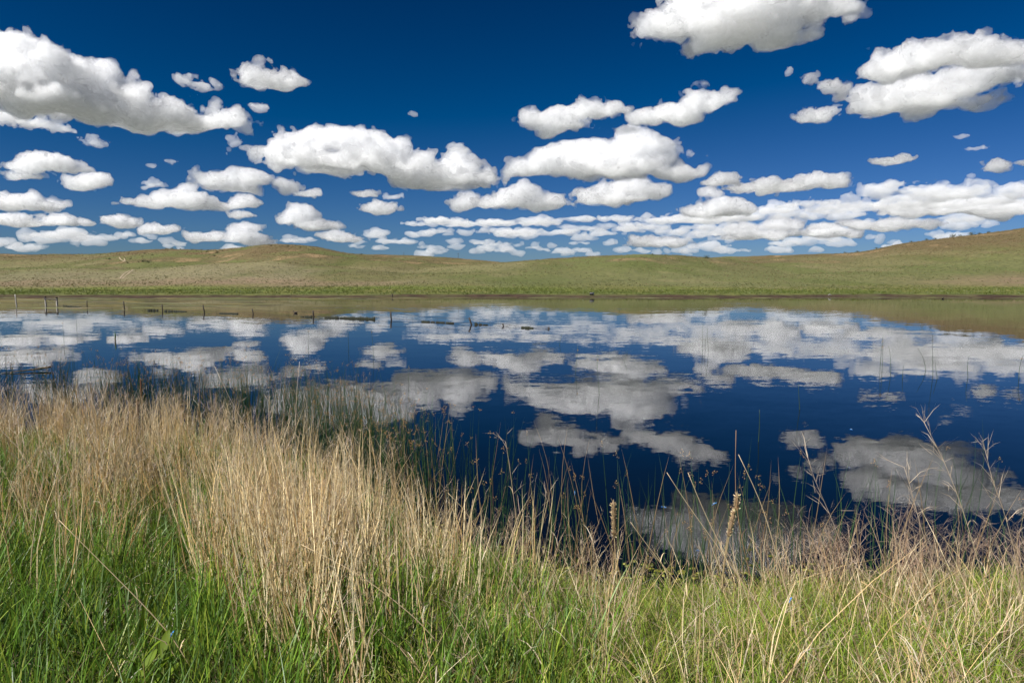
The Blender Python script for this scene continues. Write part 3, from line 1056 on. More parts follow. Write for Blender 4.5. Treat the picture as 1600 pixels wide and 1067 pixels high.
v = lambda f, n, seed: [f(np.random.default_rng(seed + k)) for k in range(n)]
G_DEEP = [(.095, .205, .022), (.13, .245, .03), (.065, .15, .02), (.12, .22, .07), (.18, .25, .03)]
G_LIGHT = [(.15, .265, .020), (.20, .30, .026), (.10, .20, .018), (.24, .30, .045), (.34, .33, .11)]
G_MIX = [(.085, .145, .02), (.055, .10, .018), (.12, .17, .028), (.13, .12, .04)]
TAN = [(.74, .60, .34), (.66, .50, .25), (.80, .70, .47), (.50, .37, .19), (.70, .61, .38)]
PALE = [(.83, .72, .47), (.78, .65, .39), (.85, .77, .55), (.62, .47, .26)]
PINK = [(.44, .33, .21), (.36, .235, .135), (.54, .42, .28)]


def u_(x, y):
    return x / np.maximum(y, .5)


# thatch and low undergrowth everywhere on the bank
plant("thatch", "broken dead grass lying under the living blades", v(lambda r: clump_thatch(r, 60, .22), 6, 100), STRAW, 2600,
      lambda x, y, t: (t > .1) * infront(x, y) * .9, (-12, 9), (1.6, 13.4), 1, (.8, 1.3), jit=.05)
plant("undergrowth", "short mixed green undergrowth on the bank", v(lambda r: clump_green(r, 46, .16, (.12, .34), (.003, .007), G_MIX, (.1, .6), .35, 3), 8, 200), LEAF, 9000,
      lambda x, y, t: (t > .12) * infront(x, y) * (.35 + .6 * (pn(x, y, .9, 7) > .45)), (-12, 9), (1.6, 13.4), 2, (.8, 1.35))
# broad green blades at the lower left
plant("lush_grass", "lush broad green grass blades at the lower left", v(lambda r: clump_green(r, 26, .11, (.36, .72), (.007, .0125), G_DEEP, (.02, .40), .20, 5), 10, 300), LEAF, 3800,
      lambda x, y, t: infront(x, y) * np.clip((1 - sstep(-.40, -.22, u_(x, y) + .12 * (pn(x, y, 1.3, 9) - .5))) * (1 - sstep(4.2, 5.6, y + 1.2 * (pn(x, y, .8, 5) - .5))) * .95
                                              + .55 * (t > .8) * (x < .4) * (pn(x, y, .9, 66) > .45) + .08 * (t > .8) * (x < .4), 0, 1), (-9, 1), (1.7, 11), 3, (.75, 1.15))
# fine yellow-green grass on the right half
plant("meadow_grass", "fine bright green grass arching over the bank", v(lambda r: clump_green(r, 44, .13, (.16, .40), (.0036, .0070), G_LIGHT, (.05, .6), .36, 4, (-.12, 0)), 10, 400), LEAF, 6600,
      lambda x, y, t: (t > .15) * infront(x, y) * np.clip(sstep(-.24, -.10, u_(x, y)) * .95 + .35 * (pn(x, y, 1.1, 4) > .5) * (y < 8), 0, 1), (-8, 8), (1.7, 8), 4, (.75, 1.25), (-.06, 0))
# the tan stand on the left
plant("dry_grass", "tall tan dry grass with feathery heads covering the left bank", v(lambda r: clump_dry(r, 9, .18, (.55, 1.1), (.0055, .0105), TAN, 4, (.09, .2), 1.6, lean=.10), 14, 500), STRAW, 1700,
      lambda x, y, t: (t > .1) * infront(x, y) * np.clip((1 - sstep(-.26, -.10, u_(x, y))) * sstep(3.3, 6.0, y + 1.8 * (pn(x, y, .8, 5) - .5)) * (.55 + .5 * pn(x, y, 1.2, 8))
                                                         + .26 * sstep(-.30, -.1, u_(x, y)) * (1 - sstep(-.02, .10, u_(x, y))) * (y > 4.2), 0, 1), (-12, 2), (3, 13.5), 5, (.66, 1.2), (-.03, 0), .10)
plant("pale_dry_grass", "dense pale straw stalks standing left of centre", v(lambda r: clump_dry(r, 11, .15, (.55, 1.15), (.006, .0105), PALE, 3, (.06, .15), 1.2, (-.12, .0), .09), 10, 600), STRAW, 1150,
      lambda x, y, t: np.exp(-((u_(x, y) + .31) / .11) ** 2) * sstep(2.4, 4.3, y) * (1 - sstep(5.2, 7.4, y)) * (.25 + .9 * pn(x, y, 1.6, 44)), (-3.2, 0), (2.3, 7.4), 6, (.72, 1.16), (-.06, 0), .09)
plant("curled_dead_leaves", "pale dead leaves curled over among the green", v(lambda r: clump_curl(r, 7, .16), 8, 700), STRAW, 900,
      lambda x, y, t: (t > .2) * infront(x, y) * (.25 + .5 * (pn(x, y, .7, 14) > .5)), (-8, 8), (2.0, 9), 7, (.7, 1.1), (-.05, 0), .15)
plant("sparse_dry_grass", "thin tan grass stems rising through the green on the right", v(lambda r: clump_dry(r, 6, .12, (.42, .82), (.0032, .0052), PINK + TAN, 3, (.05, .12), 1.4, (-.24, 0), .16), 10, 800), STRAW, 800,
      lambda x, y, t: (t > .1) * infront(x, y) * sstep(-.22, -.08, u_(x, y)) * (.42 + .35 * pn(x, y, 1.0, 19)), (-3, 8), (2.2, 7.2), 8, (.75, 1.1), (-.06, 0), .08)
plant("brown_dry_grass", "pinkish brown dry grass with wiry branching heads at the right edge", v(lambda r: clump_dry(r, 9, .13, (.60, .95), (.0032, .005), PINK, 7, (.10, .26), .8, (-.22, 0), .12, (.36, .26, .18), .9), 10, 900), STRAW, 900,
      lambda x, y, t: .18 * (t > .05) * infront(x, y) * sstep(.22, .50, u_(x, y)) * sstep(4.2, 5.0, y) * .75, (1, 8), (4, 7.2), 9, (.8, 1.15), (-.07, 0), .08)
plant("bank_dry_grass", "brown dry grass with wiry heads thinning out along the water edge", v(lambda r: clump_dry(r, 7, .12, (.5, .85), (.003, .0048), PINK, 6, (.09, .2), 1.0, (-.15, 0), .14, (.35, .26, .18), .8), 8, 950), STRAW, 700,
      lambda x, y, t: (t > -.1) * (t < 1.9) * infront(x, y) * (1 - sstep(.2, .45, u_(x, y))) * sstep(-.35, -.1, u_(x, y)) * .19, (-4, 3), (5, 11), 10, (.8, 1.1), (-.05, 0), .08)
plant("tall_seed_stems", "tall tan stems with loose branching heads standing above the left grass", v(lambda r: clump_dry(r, 3, .10, (.95, 1.28), (.004, .006), PALE + TAN, 9, (.12, .28), 1.5, (-.10, 0), .12, (.52, .42, .32), .6), 12, 970), STRAW, 800,
      lambda x, y, t: (t > .2) * infront(x, y) * (1 - sstep(-.22, -.06, u_(x, y))) * sstep(4.0, 6.0, y) * .5, (-12, 1), (3.5, 13.2), 13, (.85, 1.1), (-.03, 0), .06)
plant("fallen_straw", "long straw stems fallen aslant through the grass", v(lambda r: clump_dry(r, 2, .10, (.6, 1.0), (.0035, .0055), PALE + TAN, 0, leaves=1.0, bias=(-.55, 0), lean=.55), 10, 990), STRAW, 420,
      lambda x, y, t: (t > .3) * infront(x, y) * .5, (-8, 8), (2.2, 9), 14, (.8, 1.1), jit=.12)
# rushes in the shallows
plant("bulrush_bed", "dark green bulrushes with brown seed tufts standing in the shallows", v(lambda r: clump_rush(r, 9, .24, (1.1, 1.65)), 10, 1000), RUSH, 3000,
      lambda x, y, t: infront(x, y) * (t < .25) * np.clip((1 - sstep(.3, 2.6, -t)) * .9 + .10 * (1 - sstep(1, 4.5, -t)), 0, 1) * (1 - sstep(-.2, .05, u_(x, y))) * (.25 + .9 * (pn(x, y, .7, 31) > .45)), (-13, .5), (6.5, 18), 11, (.85, 1.12), jit=.04, water=True)
plant("thin_bulrushes", "thin dark bulrush stems standing along the near water edge", v(lambda r: clump_rush(r, 5, .26, (.8, 1.4), .22, .2), 8, 1100), RUSH, 420,
      lambda x, y, t: infront(x, y) * (t < .25) * np.clip((1 - sstep(.3, 1.6, -t)) * .85 + .06 * (1 - sstep(1.5, 3, -t)), 0, 1) * sstep(-.2, .0, u_(x, y)) * (1 - .5 * sstep(.35, .5, u_(x, y))), (-1.5, 8), (6, 10), 12, (.8, 1.1), jit=.05, water=True)

# grass tufts over the far meadow and hills
def clump_tuft(rng, cols, n, h):
    g = Veg()
    b = disc(n, .30, rng)
    ln = b[:, :2] * 2.0 + rng.normal(size=(n, 2)) * .15
    c = pick(cols, n, rng)
    g.ribbons(b, ln, rng.uniform(*h, n), rng.uniform(.0, .3, n), rng.uniform(.10, .2, n), c * .8, c * 1.2, 2, rng=rng)
    return g


def far_plants(name, label, cols, n, dens, size, seed, hh=(.35, .7)):
    rng = np.random.default_rng(seed)
    y = np.exp(rng.uniform(np.log(118.), np.log(760.), n))
    x = rng.uniform(-.86, .86, n) * y
    d = y - far_shore(x)
    z = height(x, y)
    k = (rng.random(n) < dens(x, y, d, z)) & (d > 2.2)
    p = np.stack([x, y, z - .03], -1)[k]
    N = len(p)
    s = rng.uniform(*size, N) * (0.75 + 0.0012 * p[:, 1])
    return scatter(name, [clump_tuft(np.random.default_rng(seed + 50 + j), cols, 8, hh) for j in range(5)], LEAF, p, rng.uniform(-3, 3, N), np.zeros((N, 2)), s, label, rng)


far_plants("shore_grass", "bright green wet meadow grass along the far shore", [(.125, .155, .03), (.165, .165, .045), (.095, .13, .028)], 60000,
           lambda x, y, d, z: (1 - sstep(30, 60, d + 30 * (pn(x, y, .03, 3) - .5))) * sstep(2.5, 6, d), (.3, .65), 21)
far_plants("hill_bunch_grass", "tan and brown bunch grass speckling the hills", [(.22, .155, .08), (.27, .195, .11), (.17, .115, .055), (.15, .13, .05)], 90000,
           lambda x, y, d, z: sstep(50, 110, d) * np.clip(.02 + .75 * sstep(9, 26, z) * (pn(x, y, .03, 13) > .42) + .10 * (pn(x, y, .02, 5) > .55), 0, 1), (.35, .8), 22)
far_plants("hill_green_grass", "green grass tufts over the lower hills", [(.125, .132, .048), (.155, .15, .06), (.10, .112, .038)], 60000,
           lambda x, y, d, z: sstep(35, 90, d) * (.5 * (pn(x, y, .025, 17) > .42) + .1), (.3, .65), 23)
# ------------------------------------------------------------------ the drowned fence
GREYWOOD = mat_plain("weathered_wood", (.40, .37, .33), .85, .35, 14)
DARKWOOD = mat_plain("dark_wet_wood", (.045, .036, .030), .7, .4, 14)
WIRE = mat_plain("rusty_wire", (.05, .04, .035), .6, .3, 30, metal=.4)
WEED = mat_plain("hanging_weed", (.018, .020, .010), .8, .4, 12)
BLACK = mat_plain("black_plastic", (.012, .013, .015), .45, .2, 8, .4)
PALEEND = mat_plain("pale_plastic", (.42, .50, .58), .5, .1, 8)
VCOL = mat_leaf("plant_tissue", .15, .25, .6)


def solid(name, g, mat, parent=None, smooth=True, loc=None):
    return link(name, g.mesh(name, smooth), [mat], parent, loc)


def round_post(p0, p1, r, sides=8, wob=.012, seed=0):
    rng = np.random.default_rng(seed)
    g = Veg()
    p0, p1 = np.array(p0, float), np.array(p1, float)
    n = 6
    pts = np.array([p0 + (p1 - p0) * k / (n - 1) + rng.normal(size=3) * wob * (0 < k < n - 1) for k in range(n)])
    g.tube(pts, r * (1 + rng.normal(size=n) * .08), (.2, .2, .2), sides)
    return g


POSTS = [  # waterline x, y and the top of each post in the photograph
    (136.5, 481.0, 136, 470, .045), (194.5, 483.0, 193, 470.5, .05), (254, 485.8, 253, 475.5, .05), (318.8, 488.2, 317.3, 476.3, .05),
    (395.6, 490.6, 394, 482.3, .05), (490, 495.5, 489, 485, .06), (611.5, 500, 610.3, 487, .06), (736.8, 507.5, 732.8, 496.4, .06),
    (786.8, 509.6, 785, 505.3, .05), (858, 513.8, 856.5, 511.2, .05)]
fence = empty("wire_fence", (0, 0, 0))
fx, fy = on_plane(POSTS[5][0], POSTS[5][1])
fence.location = (fx, fy, 0)
tag(fence, "old wire fence on crooked posts wading out through the lake", "fence")
F0 = np.array([fx, fy, 0])
feet, tops = [], []
for k, (bx, by, tx, ty, rad) in enumerate(POSTS):
    x, y = on_plane(bx, by)
    top = at_depth(tx, ty, y)
    foot = np.array([x, y, 0.0])
    low = foot - (top - foot) * (1.0 / max(top[2], .1)) * .8
    feet.append(foot)
    tops.append(top)
    solid("post", round_post(low - F0, top - F0, rad, seed=k), DARKWOOD, fence)
x0, y0 = on_plane(26.5, 478)
t0 = at_depth(23.6, 460, y0)
solid("post", round_post(np.array([x0, y0, -.7]) - F0, t0 - F0, .055, seed=40), GREYWOOD, fence)
gx, gy = on_plane(90, 478.6)
chain_pts = [np.array([gx, gy, .8])] + [f + (t - f) * .85 for f, t in zip(feet, tops)]
low_pts = [np.array([gx, gy, .25])] + [f + (t - f) * .25 for f, t in zip(feet, tops)]
rg = np.random.default_rng(5)
for pts in (chain_pts, low_pts):
    for a_, b_ in zip(pts[:-1], pts[1:]):
        g = Veg()
        n = 7
        P = np.array([a_ + (b_ - a_) * k / (n - 1) - np.array([0, 0, .10 * math.sin(math.pi * k / (n - 1))]) for k in range(n)])
        g.tube(P - F0, np.full(n, .010), (.1, .1, .1), 4)
        solid("wire", g, WIRE, fence)
for i_ in range(4, 9):                                       # wire stays between the posts
    for f_ in (.3, .62):
        a_ = chain_pts[i_ + 1] * (1 - f_) + chain_pts[i_ + 2 if i_ + 2 < len(chain_pts) else i_ + 1] * f_
        g = Veg()
        g.tube(np.array([a_ - [0, 0, .09], [a_[0] + .02, a_[1], .2], [a_[0], a_[1], -.1]]) - F0, np.full(3, .006), (.1, .1, .1), 4)
        solid("wire_stay", g, WIRE, fence)

gate = empty("gate_frame", (0, 0, 0))
ax_, ay_ = on_plane(72, 477.8)
gate.location = (ax_, ay_, 0)
tag(gate, "pale weathered frame of two posts and a dark crossbar standing in the water", "gate frame")
G0 = np.array([ax_, ay_, 0])
tp1, tp2 = at_depth(70.6, 463.2, ay_), at_depth(88.3, 464.4, gy)
solid("post", round_post(np.array([ax_, ay_, -.8]) - G0, tp1 - G0, .095, 10, seed=50), GREYWOOD, gate)
solid("post", round_post(np.array([gx, gy, -.8]) - G0, tp2 - G0, .095, 10, seed=51), GREYWOOD, gate)
c1, c2 = at_depth(69.2, 467.0, ay_ - .1), at_depth(89.5, 468.8, gy - .1)
solid("crossbar", round_post(c1 - G0, c2 - G0, .075, 8, seed=52), DARKWOOD, gate)
c1, c2 = at_depth(70.8, 464.3, ay_ - .02), at_depth(88.3, 464.9, gy - .02)
g = Veg(); g.tube(np.array([c1, (c1 + c2) / 2 - [0, 0, .02], c2]) - G0, np.full(3, .012), (.1, .1, .1), 5)
solid("wire", g, WIRE, gate)
for p_ in (tp1, tp2):
    solid("post_cap", round_post(p_ - G0 - [0, 0, .16], p_ - G0 + [0, 0, .012], .104, 10, .002, 53), DARKWOOD, gate)


def weed_mat(px0, py0, px1, py1, h0, h1, seed, label, holes=0.25):
    """dark weed and rotted board hanging on the lowest wire, its foot in the water"""
    x0_, y0_ = on_plane(px0, py0)
    x1_, y1_ = on_plane(px1, py1)
    A, B = np.array([x0_, y0_, 0]), np.array([x1_, y1_, 0])
    L = np.linalg.norm(B - A)
    d = (B - A) / L
    rng = np.random.default_rng(seed)
    g = Veg()
    n = max(6, int(L / .22))
    prev = None
    for k in range(n):
        f0, f1 = k / n, (k + .96) / n
        if rng.random() < holes and 0 < k < n - 1:
            f1 = f0 + .35 / n
        hh = (h0 + (h1 - h0) * f0) * rng.uniform(.6, 1.0) + .02
        nrm = np.array([-d[1], d[0], 0]) * rng.uniform(.03, .06)
        P, Q = A + d * L * f0, A + d * L * f1
        base = [P - nrm, Q - nrm, Q + nrm, P + nrm]
        v_ = np.array([b + [0, 0, -.12] for b in base] + [b * 1.0 + [0, 0, hh * rng.uniform(.9, 1.1)] for b in base]) - A
        q_ = np.array([[0, 3, 2, 1], [4, 5, 6, 7], [0, 1, 5, 4], [1, 2, 6, 5], [2, 3, 7, 6], [3, 0, 4, 7]])
        g.add(v_, q_, None, np.full((8, 3), .1))
    o = solid("weed_mat", g, WEED, None, False, tuple(A))
    tag(o, label, "waterweed", "dark weed caught on the fence")


weed_mat(99, 478.8, 127, 480.3, .16, .03, 1, "short dark weed tatter nearest the pale gate frame", .2)
weed_mat(231, 485.3, 247, 485.6, .20, .12, 2, "broken dark weed just left of the third crooked post", .5)
weed_mat(257, 486.6, 291, 487.3, .16, .05, 3, "dark weed trailing right from the third crooked post", .3)
weed_mat(343, 490.0, 372, 490.8, .06, .10, 4, "thin dark weed strip between the fourth and fifth crooked posts", .05)
weed_mat(470, 495.3, 488, 495.6, .04, .14, 5, "short dark weed wedge touching the middle crooked post on its left", .1)
weed_mat(508, 496.4, 586, 499.3, .10, .17, 6, "longest dark weed strip stretched along the wire right of the middle post", .08)
weed_mat(659, 503.0, 709, 505.2, .08, .07, 7, "dark weed strip between the two right tall posts", .25)
weed_mat(742, 507.3, 762, 508.3, .12, .03, 8, "small broken weed piece right of the leaning post", .5)
weed_mat(815, 512.2, 833, 513.2, .10, .07, 9, "last dark weed tatter before the shortest post stub", .35)

# ------------------------------------------------------------------ things on the far shore
def ground_pt(px, py, lo=100., hi=900.):
    """where the ray through a pixel meets the far terrain"""
    d = ray(px, py)
    Y = np.linspace(lo, hi, 4000)
    z = EYE + d[2] * Y
    h = height(d[0] * Y, Y)
    k = np.argmax(h >= z) if (h >= z).any() else np.argmax((h - z) / Y)
    return np.array([d[0] * Y[k], Y[k], h[k]])


bp_ = ground_pt(924.5, 461.2)
barrel = empty("barrel", tuple(bp_), math.radians(-20))
barrel.scale = (.75, .75, .75)
tag(barrel, "black barrel lying on the muddy far shore with one pale end", "barrel")
g = Veg()
an = np.linspace(-.42, .42, 9)
g.tube(np.array([[a, 0, .34] for a in an]), .33 + .02 * np.cos(an * 3.2) + .012 * (np.abs(np.sin(an * 12)) > .8), (.1, .1, .1), 18)
solid("body", g, BLACK, barrel)
g = Veg(); g.tube(np.array([[.42, 0, .34], [.455, 0, .34]]), [.30, .295], (.4, .4, .4), 18)
solid("end_lid", g, PALEEND, barrel)
for a in (-.40, .41):
    g = Veg(); g.tube(np.array([[a - .015, 0, .34], [a + .015, 0, .34]]), [.355, .355], (.1, .1, .1), 18)
    solid("rim", g, BLACK, barrel)

sp_ = ground_pt(612.6, 464.6)
o = solid("post_stub", round_post((0, 0, -.3), (.06, 0, .62), .10, 8, seed=60), DARKWOOD, None, True, tuple(sp_))
tag(o, "lone dark post stub at the edge of the far mud bank", "post")

for k, (px, py, h_, lb) in enumerate(((716, 399.6, 4.6, "thin utility pole on the skyline right of the brown left hill"), (631, 398.2, 2.6, "shorter pole tip on the skyline left of the utility pole"))):
    b0 = ground_pt(px, py + 1.2)
    pole = empty("utility_pole", tuple(b0))
    tag(pole, lb, "pole")
    solid("mast", round_post((0, 0, -1), (0, 0, h_), .13, 8, seed=61 + k), DARKWOOD, pole)
    if k == 0:
        solid("crossarm", round_post((-.8, -.15, h_ - .5), (.8, -.15, h_ - .5), .09, 6, seed=65), DARKWOOD, pole)


def duck(px, py, turn, label, s=1.0, col=(.05, .04, .035)):
    x, y = on_plane(px, py)
    r = empty("duck", (x, y, 0), turn)
    r.scale = (s, s, s)
    tag(r, label, "duck")
    m = mat_plain("duck_feathers", col, .7, .4, 25)
    g = Veg()
    t = np.linspace(0, 1, 12)
    px_ = -.26 + .50 * t
    g.tube(np.stack([px_, t * 0, .06 + .05 * (1 - t) ** 2 * 1.2 + .02 * t], -1), .005 + .105 * np.sin(np.pi * np.clip(t * .96 + .02, 0, 1)) ** .7 * (1 - .15 * t), col, 10)
    # neck and head grow out of the breast
    n = np.array([[.17, 0, .08], [.215, 0, .15], [.225, 0, .22], [.245, 0, .275], [.275, 0, .285], [.31, 0, .275]])
    g.tube(n, [.06, .042, .036, .046, .044, .012], col, 9)
    solid("body", g, m, r)
    g = Veg(); g.tube(np.array([[.30, 0, .275], [.345, 0, .268], [.375, 0, .266]]), [.018, .017, .008], (.1, .1, .1), 6)
    solid("bill", g, mat_plain("duck_bill", (.10, .085, .04), .5), r)
    for sgn in (-1, 1):
        g = Veg(); g.tube(np.array([[.10, sgn * .085, .10], [-.02, sgn * .10, .115], [-.17, sgn * .06, .13], [-.25, sgn * .02, .14]]), [.03, .045, .03, .006], (.1, .1, .1), 7)
        solid("wing", g, m, r)


duck(462, 489.6, math.radians(175), "small dark duck swimming left of the middle crooked post", .75)
duck(1473, 467.0, math.radians(20), "tiny dark duck close under the far bank at the right", .9, (.03, .025, .022))

st = ground_pt(1296.5, 462.0)
g = Veg(); g.tube(np.array([[-.3, 0, 0], [-.2, 0, .12], [0, .02, .2], [.2, 0, .14], [.32, 0, 0]]), [.02, .06, .08, .06, .02], (.3, .3, .3), 9)
o = solid("shore_stone", g, mat_plain("pale_stone", (.30, .29, .27), .9, .2, 6), None, True, tuple(st))
tag(o, "pale stone on the dark mud of the far shore at the right", "stone")

# wheel tracks on the left hill, draped on the ground
TRACKMAT = mat_plain("bare_sand", (.30, .235, .155), .95, .2, .6)


def track(name, lines, label, width=1.1):
    V, Q, n0 = [], [], 0
    for ln in lines:
        pts = np.array([ground_pt(px, py, 140, 900) for px, py in ln])
        t = np.linspace(0, len(pts) - 1, 40)
        P = np.stack([np.interp(t, np.arange(len(pts)), pts[:, k]) for k in range(3)], -1)
        P[:, 0] += np.interp(t, np.arange(0, 60, 1.3), np.random.default_rng(len(ln)).normal(size=47) * .5)[:len(t)]
        d = np.gradient(P[:, :2], axis=0)
        d /= np.linalg.norm(d, axis=1)[:, None] + 1e-9
        s_ = np.stack([-d[:, 1], d[:, 0]], -1)
        w = width * (.7 + .5 * np.random.default_rng(n0).random(len(t)))[:, None] / 2
        rows = []
        for a in (-1, -.3, .3, 1):
            xy = P[:, :2] + s_ * w * a
            rows.append(np.concatenate([xy, (height(xy[:, 0], xy[:, 1]) + (.12 if abs(a) < .5 else .06))[:, None]], 1))
        v_ = np.stack(rows, 1).reshape(-1, 3)
        i = np.arange(len(t) * 4).reshape(-1, 4) + n0
        Q.append(np.stack([i[:-1, :-1], i[:-1, 1:], i[1:, 1:], i[1:, :-1]], -1).reshape(-1, 4))
        V.append(v_)
        n0 += len(v_)
    o = link(name, np_mesh(name, np.concatenate(V), np.concatenate(Q), smooth=True), [TRACKMAT])
    tag(o, label, kind="structure")


track("dirt_track", [[(189, 436), (193, 431), (196.5, 427), (202, 423.5), (206, 421.5)], [(192.5, 436), (198, 431.5), (201, 428.5), (205, 424), (208, 422)]], "twin sandy wheel tracks climbing the left hill", .55)
track("dirt_track", [[(187, 402), (188.5, 405), (190, 407), (192, 409)], [(194, 404), (196, 408)]], "short sandy track higher on the left hill", .8)

# shrubs on the hills
SHRUB = mat_leaf("shrub_leaf", .2, .2, .6)


def shrub_mesh(seed):
    rng = np.random.default_rng(seed)
    g = Veg()
    n = 170
    p = rng.normal(size=(n, 3)) * [.55, .5, .33] + [0, 0, .5]
    p[:, 2] = np.clip(p[:, 2], .05, 1.3)
    c = tint((.045, .06, .022), n, .35, rng, .05)
    g.ribbons(p, rng.normal(size=(n, 2)) * .5, rng.uniform(.2, .45, n), rng.uniform(0, .6, n), rng.uniform(.08, .16, n), c * .8, c * 1.3, 2, rng=rng)
    return g.mesh("crown")


def stem_mesh(seed):
    rng = np.random.default_rng(seed)
    g = Veg()
    for k in range(5):
        g.tube(np.array([[0, 0, -.15], rng.normal(size=3) * .12 + [0, 0, .3], rng.normal(size=3) * .3 + [0, 0, .75]]), [.05, .035, .012], (.09, .07, .05), 5)
    return g.mesh("stem")


SM = [(shrub_mesh(900 + k), stem_mesh(950 + k)) for k in range(4)]
BARKM = mat_plain("shrub_bark", (.10, .08, .06), .9)
SHRUBS = [(224, 408.5, 1.5, "larger of two dark shrubs right of the upper sandy track"), (232, 409.6, 1.3, "smaller of two dark shrubs right of the upper sandy track"),
          (339, 394.5, 1.5, "dark shrub below the dip in the left skyline"), (335, 399.5, 1.0, "small shrub a little below the one under the left skyline dip"),
          (1489, 368.6, 2.0, "lone dark shrub standing just under the right hill crest"), (1518, 361.3, 1.8, "low dark shrub on the right hill crest"),
          (1370, 384.5, 1.2, "small shrub low on the left shoulder of the right hill"), (1104, 403.2, 1.6, "low green shrub in the saddle right of the centre hill"),
          (171, 404.5, .9, None), (269, 387.8, 1.0, None), (282, 389.0, .9, None), (325, 391, .8, None), (323, 393.5, .9, None), (315, 389.8, .8, None), (348, 391.2, 1.0, None),
          (226, 395.5, .8, None), (238, 397.5, .7, None), (204, 404, .7, None), (217, 409, .8, None), (199, 410, .8, None), (260, 388, .8, None), (300, 389.8, .8, None),
          (1424, 374.6, 1.1, None), (1448, 371.8, 1.1, None), (1462, 370.5, 1.0, None), (1500, 365.6, 1.2, None), (1530, 363.0, 1.2, None), (1545, 361.8, 1.0, None), (1340, 391, 1.0, None), (1320, 393, .9, None),
          (424, 383.4, .9, None), (450, 384.6, .9, None), (470, 386, .8, None), (565, 397, .9, None), (1020, 397, .8, None)]
rg = np.random.default_rng(77)
for k, (px, py, sc_, lb) in enumerate(SHRUBS):
    p_ = ground_pt(px, py + 1.0, 140, 1000)
    if p_[1] < 141:
        continue
    r = empty("shrub", tuple(p_ - [0, 0, .15]), rg.uniform(0, 6))
    r.scale = (sc_ * 1.1, sc_ * 1.1, sc_)
    tag(r, lb or ("little dark shrub along the right hill crest" if px > 1300 else "little dark shrub by the centre of the skyline" if px > 400 else "little dark shrub dotted over the upper left hill"), "shrub", "shrubs on the hills")
    cm, sm_ = SM[k % 4]
    link("crown", cm, [SHRUB], r)
    link("stem", sm_, [BARKM], r)

# ------------------------------------------------------------------ floating algae
ALG = mat_leaf("algae", .05, .35, .45)


def blob(g, x, y, rx, ry, z, col, rng, n=12, th=.01):
    a = np.linspace(0, 2 * np.pi, n, endpoint=False)
    rr = 1 + .30 * np.sin(a * 2 + rng.uniform(0, 6)) * rng.uniform(.3, 1) + rng.normal(size=n) * .14
    ring = np.stack([x + np.cos(a) * rx * rr, y + np.sin(a) * ry * rr, np.full(n, -.02)], -1)
    up = np.stack([x + np.cos(a) * rx * rr * .8, y + np.sin(a) * ry * rr * .8, z + rng.uniform(0, th, n)], -1)
    v_ = np.concatenate([ring, up, [[x, y, z + th * .6]]])
    i = np.arange(n)
    j = (i + 1) % n
    q_ = np.stack([i, j, j + n, i + n], -1)
    t_ = np.stack([i + n, j + n, np.full(n, 2 * n)], -1)
    g.add(v_, q_, t_, np.tile(np.asarray(col) * np.exp(rng.normal() * .2), (2 * n + 1, 1)))


rng = np.random.default_rng(12)
g = Veg()
for k in range(620):
    y = 60 + 54 * rng.random() ** .75
    u = rng.uniform(-.8, -.06)
    dens = (1 - sstep(-.40, -.12, u)) * sstep(62, 84, y + 14 * (u + .75) * 0) + .5 * sstep(96, 112, y) * (1 - sstep(-.1, .02, u))
    if rng.random() > dens * (fbm2(np.array([u * 9]), np.array([y * .12]), 77, 3)[0] > .46):
        continue
    col = [(.13, .10, .025), (.085, .075, .025), (.055, .045, .018), (.16, .13, .06), (.11, .115, .04)][rng.integers(0, 5)]
    blob(g, u * y, y, rng.uniform(.8, 5.5), rng.uniform(.25, .9), .015, col, rng, 14)
for k in range(240):                                         # a thin broken rim of weed right along the far bank
    u = rng.uniform(-.78, .85)
    y = float(far_shore(np.array([u * 116]))[0]) - rng.uniform(.3, 5.0)
    blob(g, u * y, y, rng.uniform(.6, 3.2), rng.uniform(.2, .6), .015, [(.10, .10, .03), (.07, .055, .02), (.12, .13, .045)][rng.integers(0, 3)], rng, 12)
o = solid("floating_algae", g, ALG, None, True)
tag(o, "mustard and olive algae mats floating below the far left shore", kind="stuff")
g = Veg()
for k in range(2600):
    x = rng.uniform(-2.8, 3.2)
    ns_ = float(near_shore(np.array([x]))[0])
    y = ns_ + abs(rng.normal()) * .38 - .05
    if rng.random() > .35 + .65 * (fbm2(np.array([x * 2.1]), np.array([y * 2.1]), 91, 2)[0] > .52):
        continue
    blob(g, x, y, rng.uniform(.006, .05), rng.uniform(.006, .028), .003, [(.15, .145, .02), (.10, .105, .015), (.19, .18, .03), (.06, .065, .015)][rng.integers(0, 4)], rng, 9, .014)
o = solid("pond_scum", g, ALG, None, True)
tag(o, "yellow green pond scum in the still water at the near edge", kind="stuff")

# ------------------------------------------------------------------ single plants that stand out
def near_ground(px, py):
    d = ray(px, py)
    Y = np.linspace(1.5, 16, 3000)
    z = EYE + d[2] * Y
    h = height(d[0] * Y, Y)
    k = np.argmax(h >= z)
    return np.array([d[0] * Y[k], Y[k], h[k]])


def smooth_path(P, n=14):
    P = np.asarray(P, float)
    t = np.linspace(0, len(P) - 1, n)
    out = np.stack([np.interp(t, np.arange(len(P)), P[:, k]) for k in range(3)], -1)
    for _ in range(2):
        out[1:-1] = (out[:-2] + 2 * out[1:-1] + out[2:]) / 4
    return out


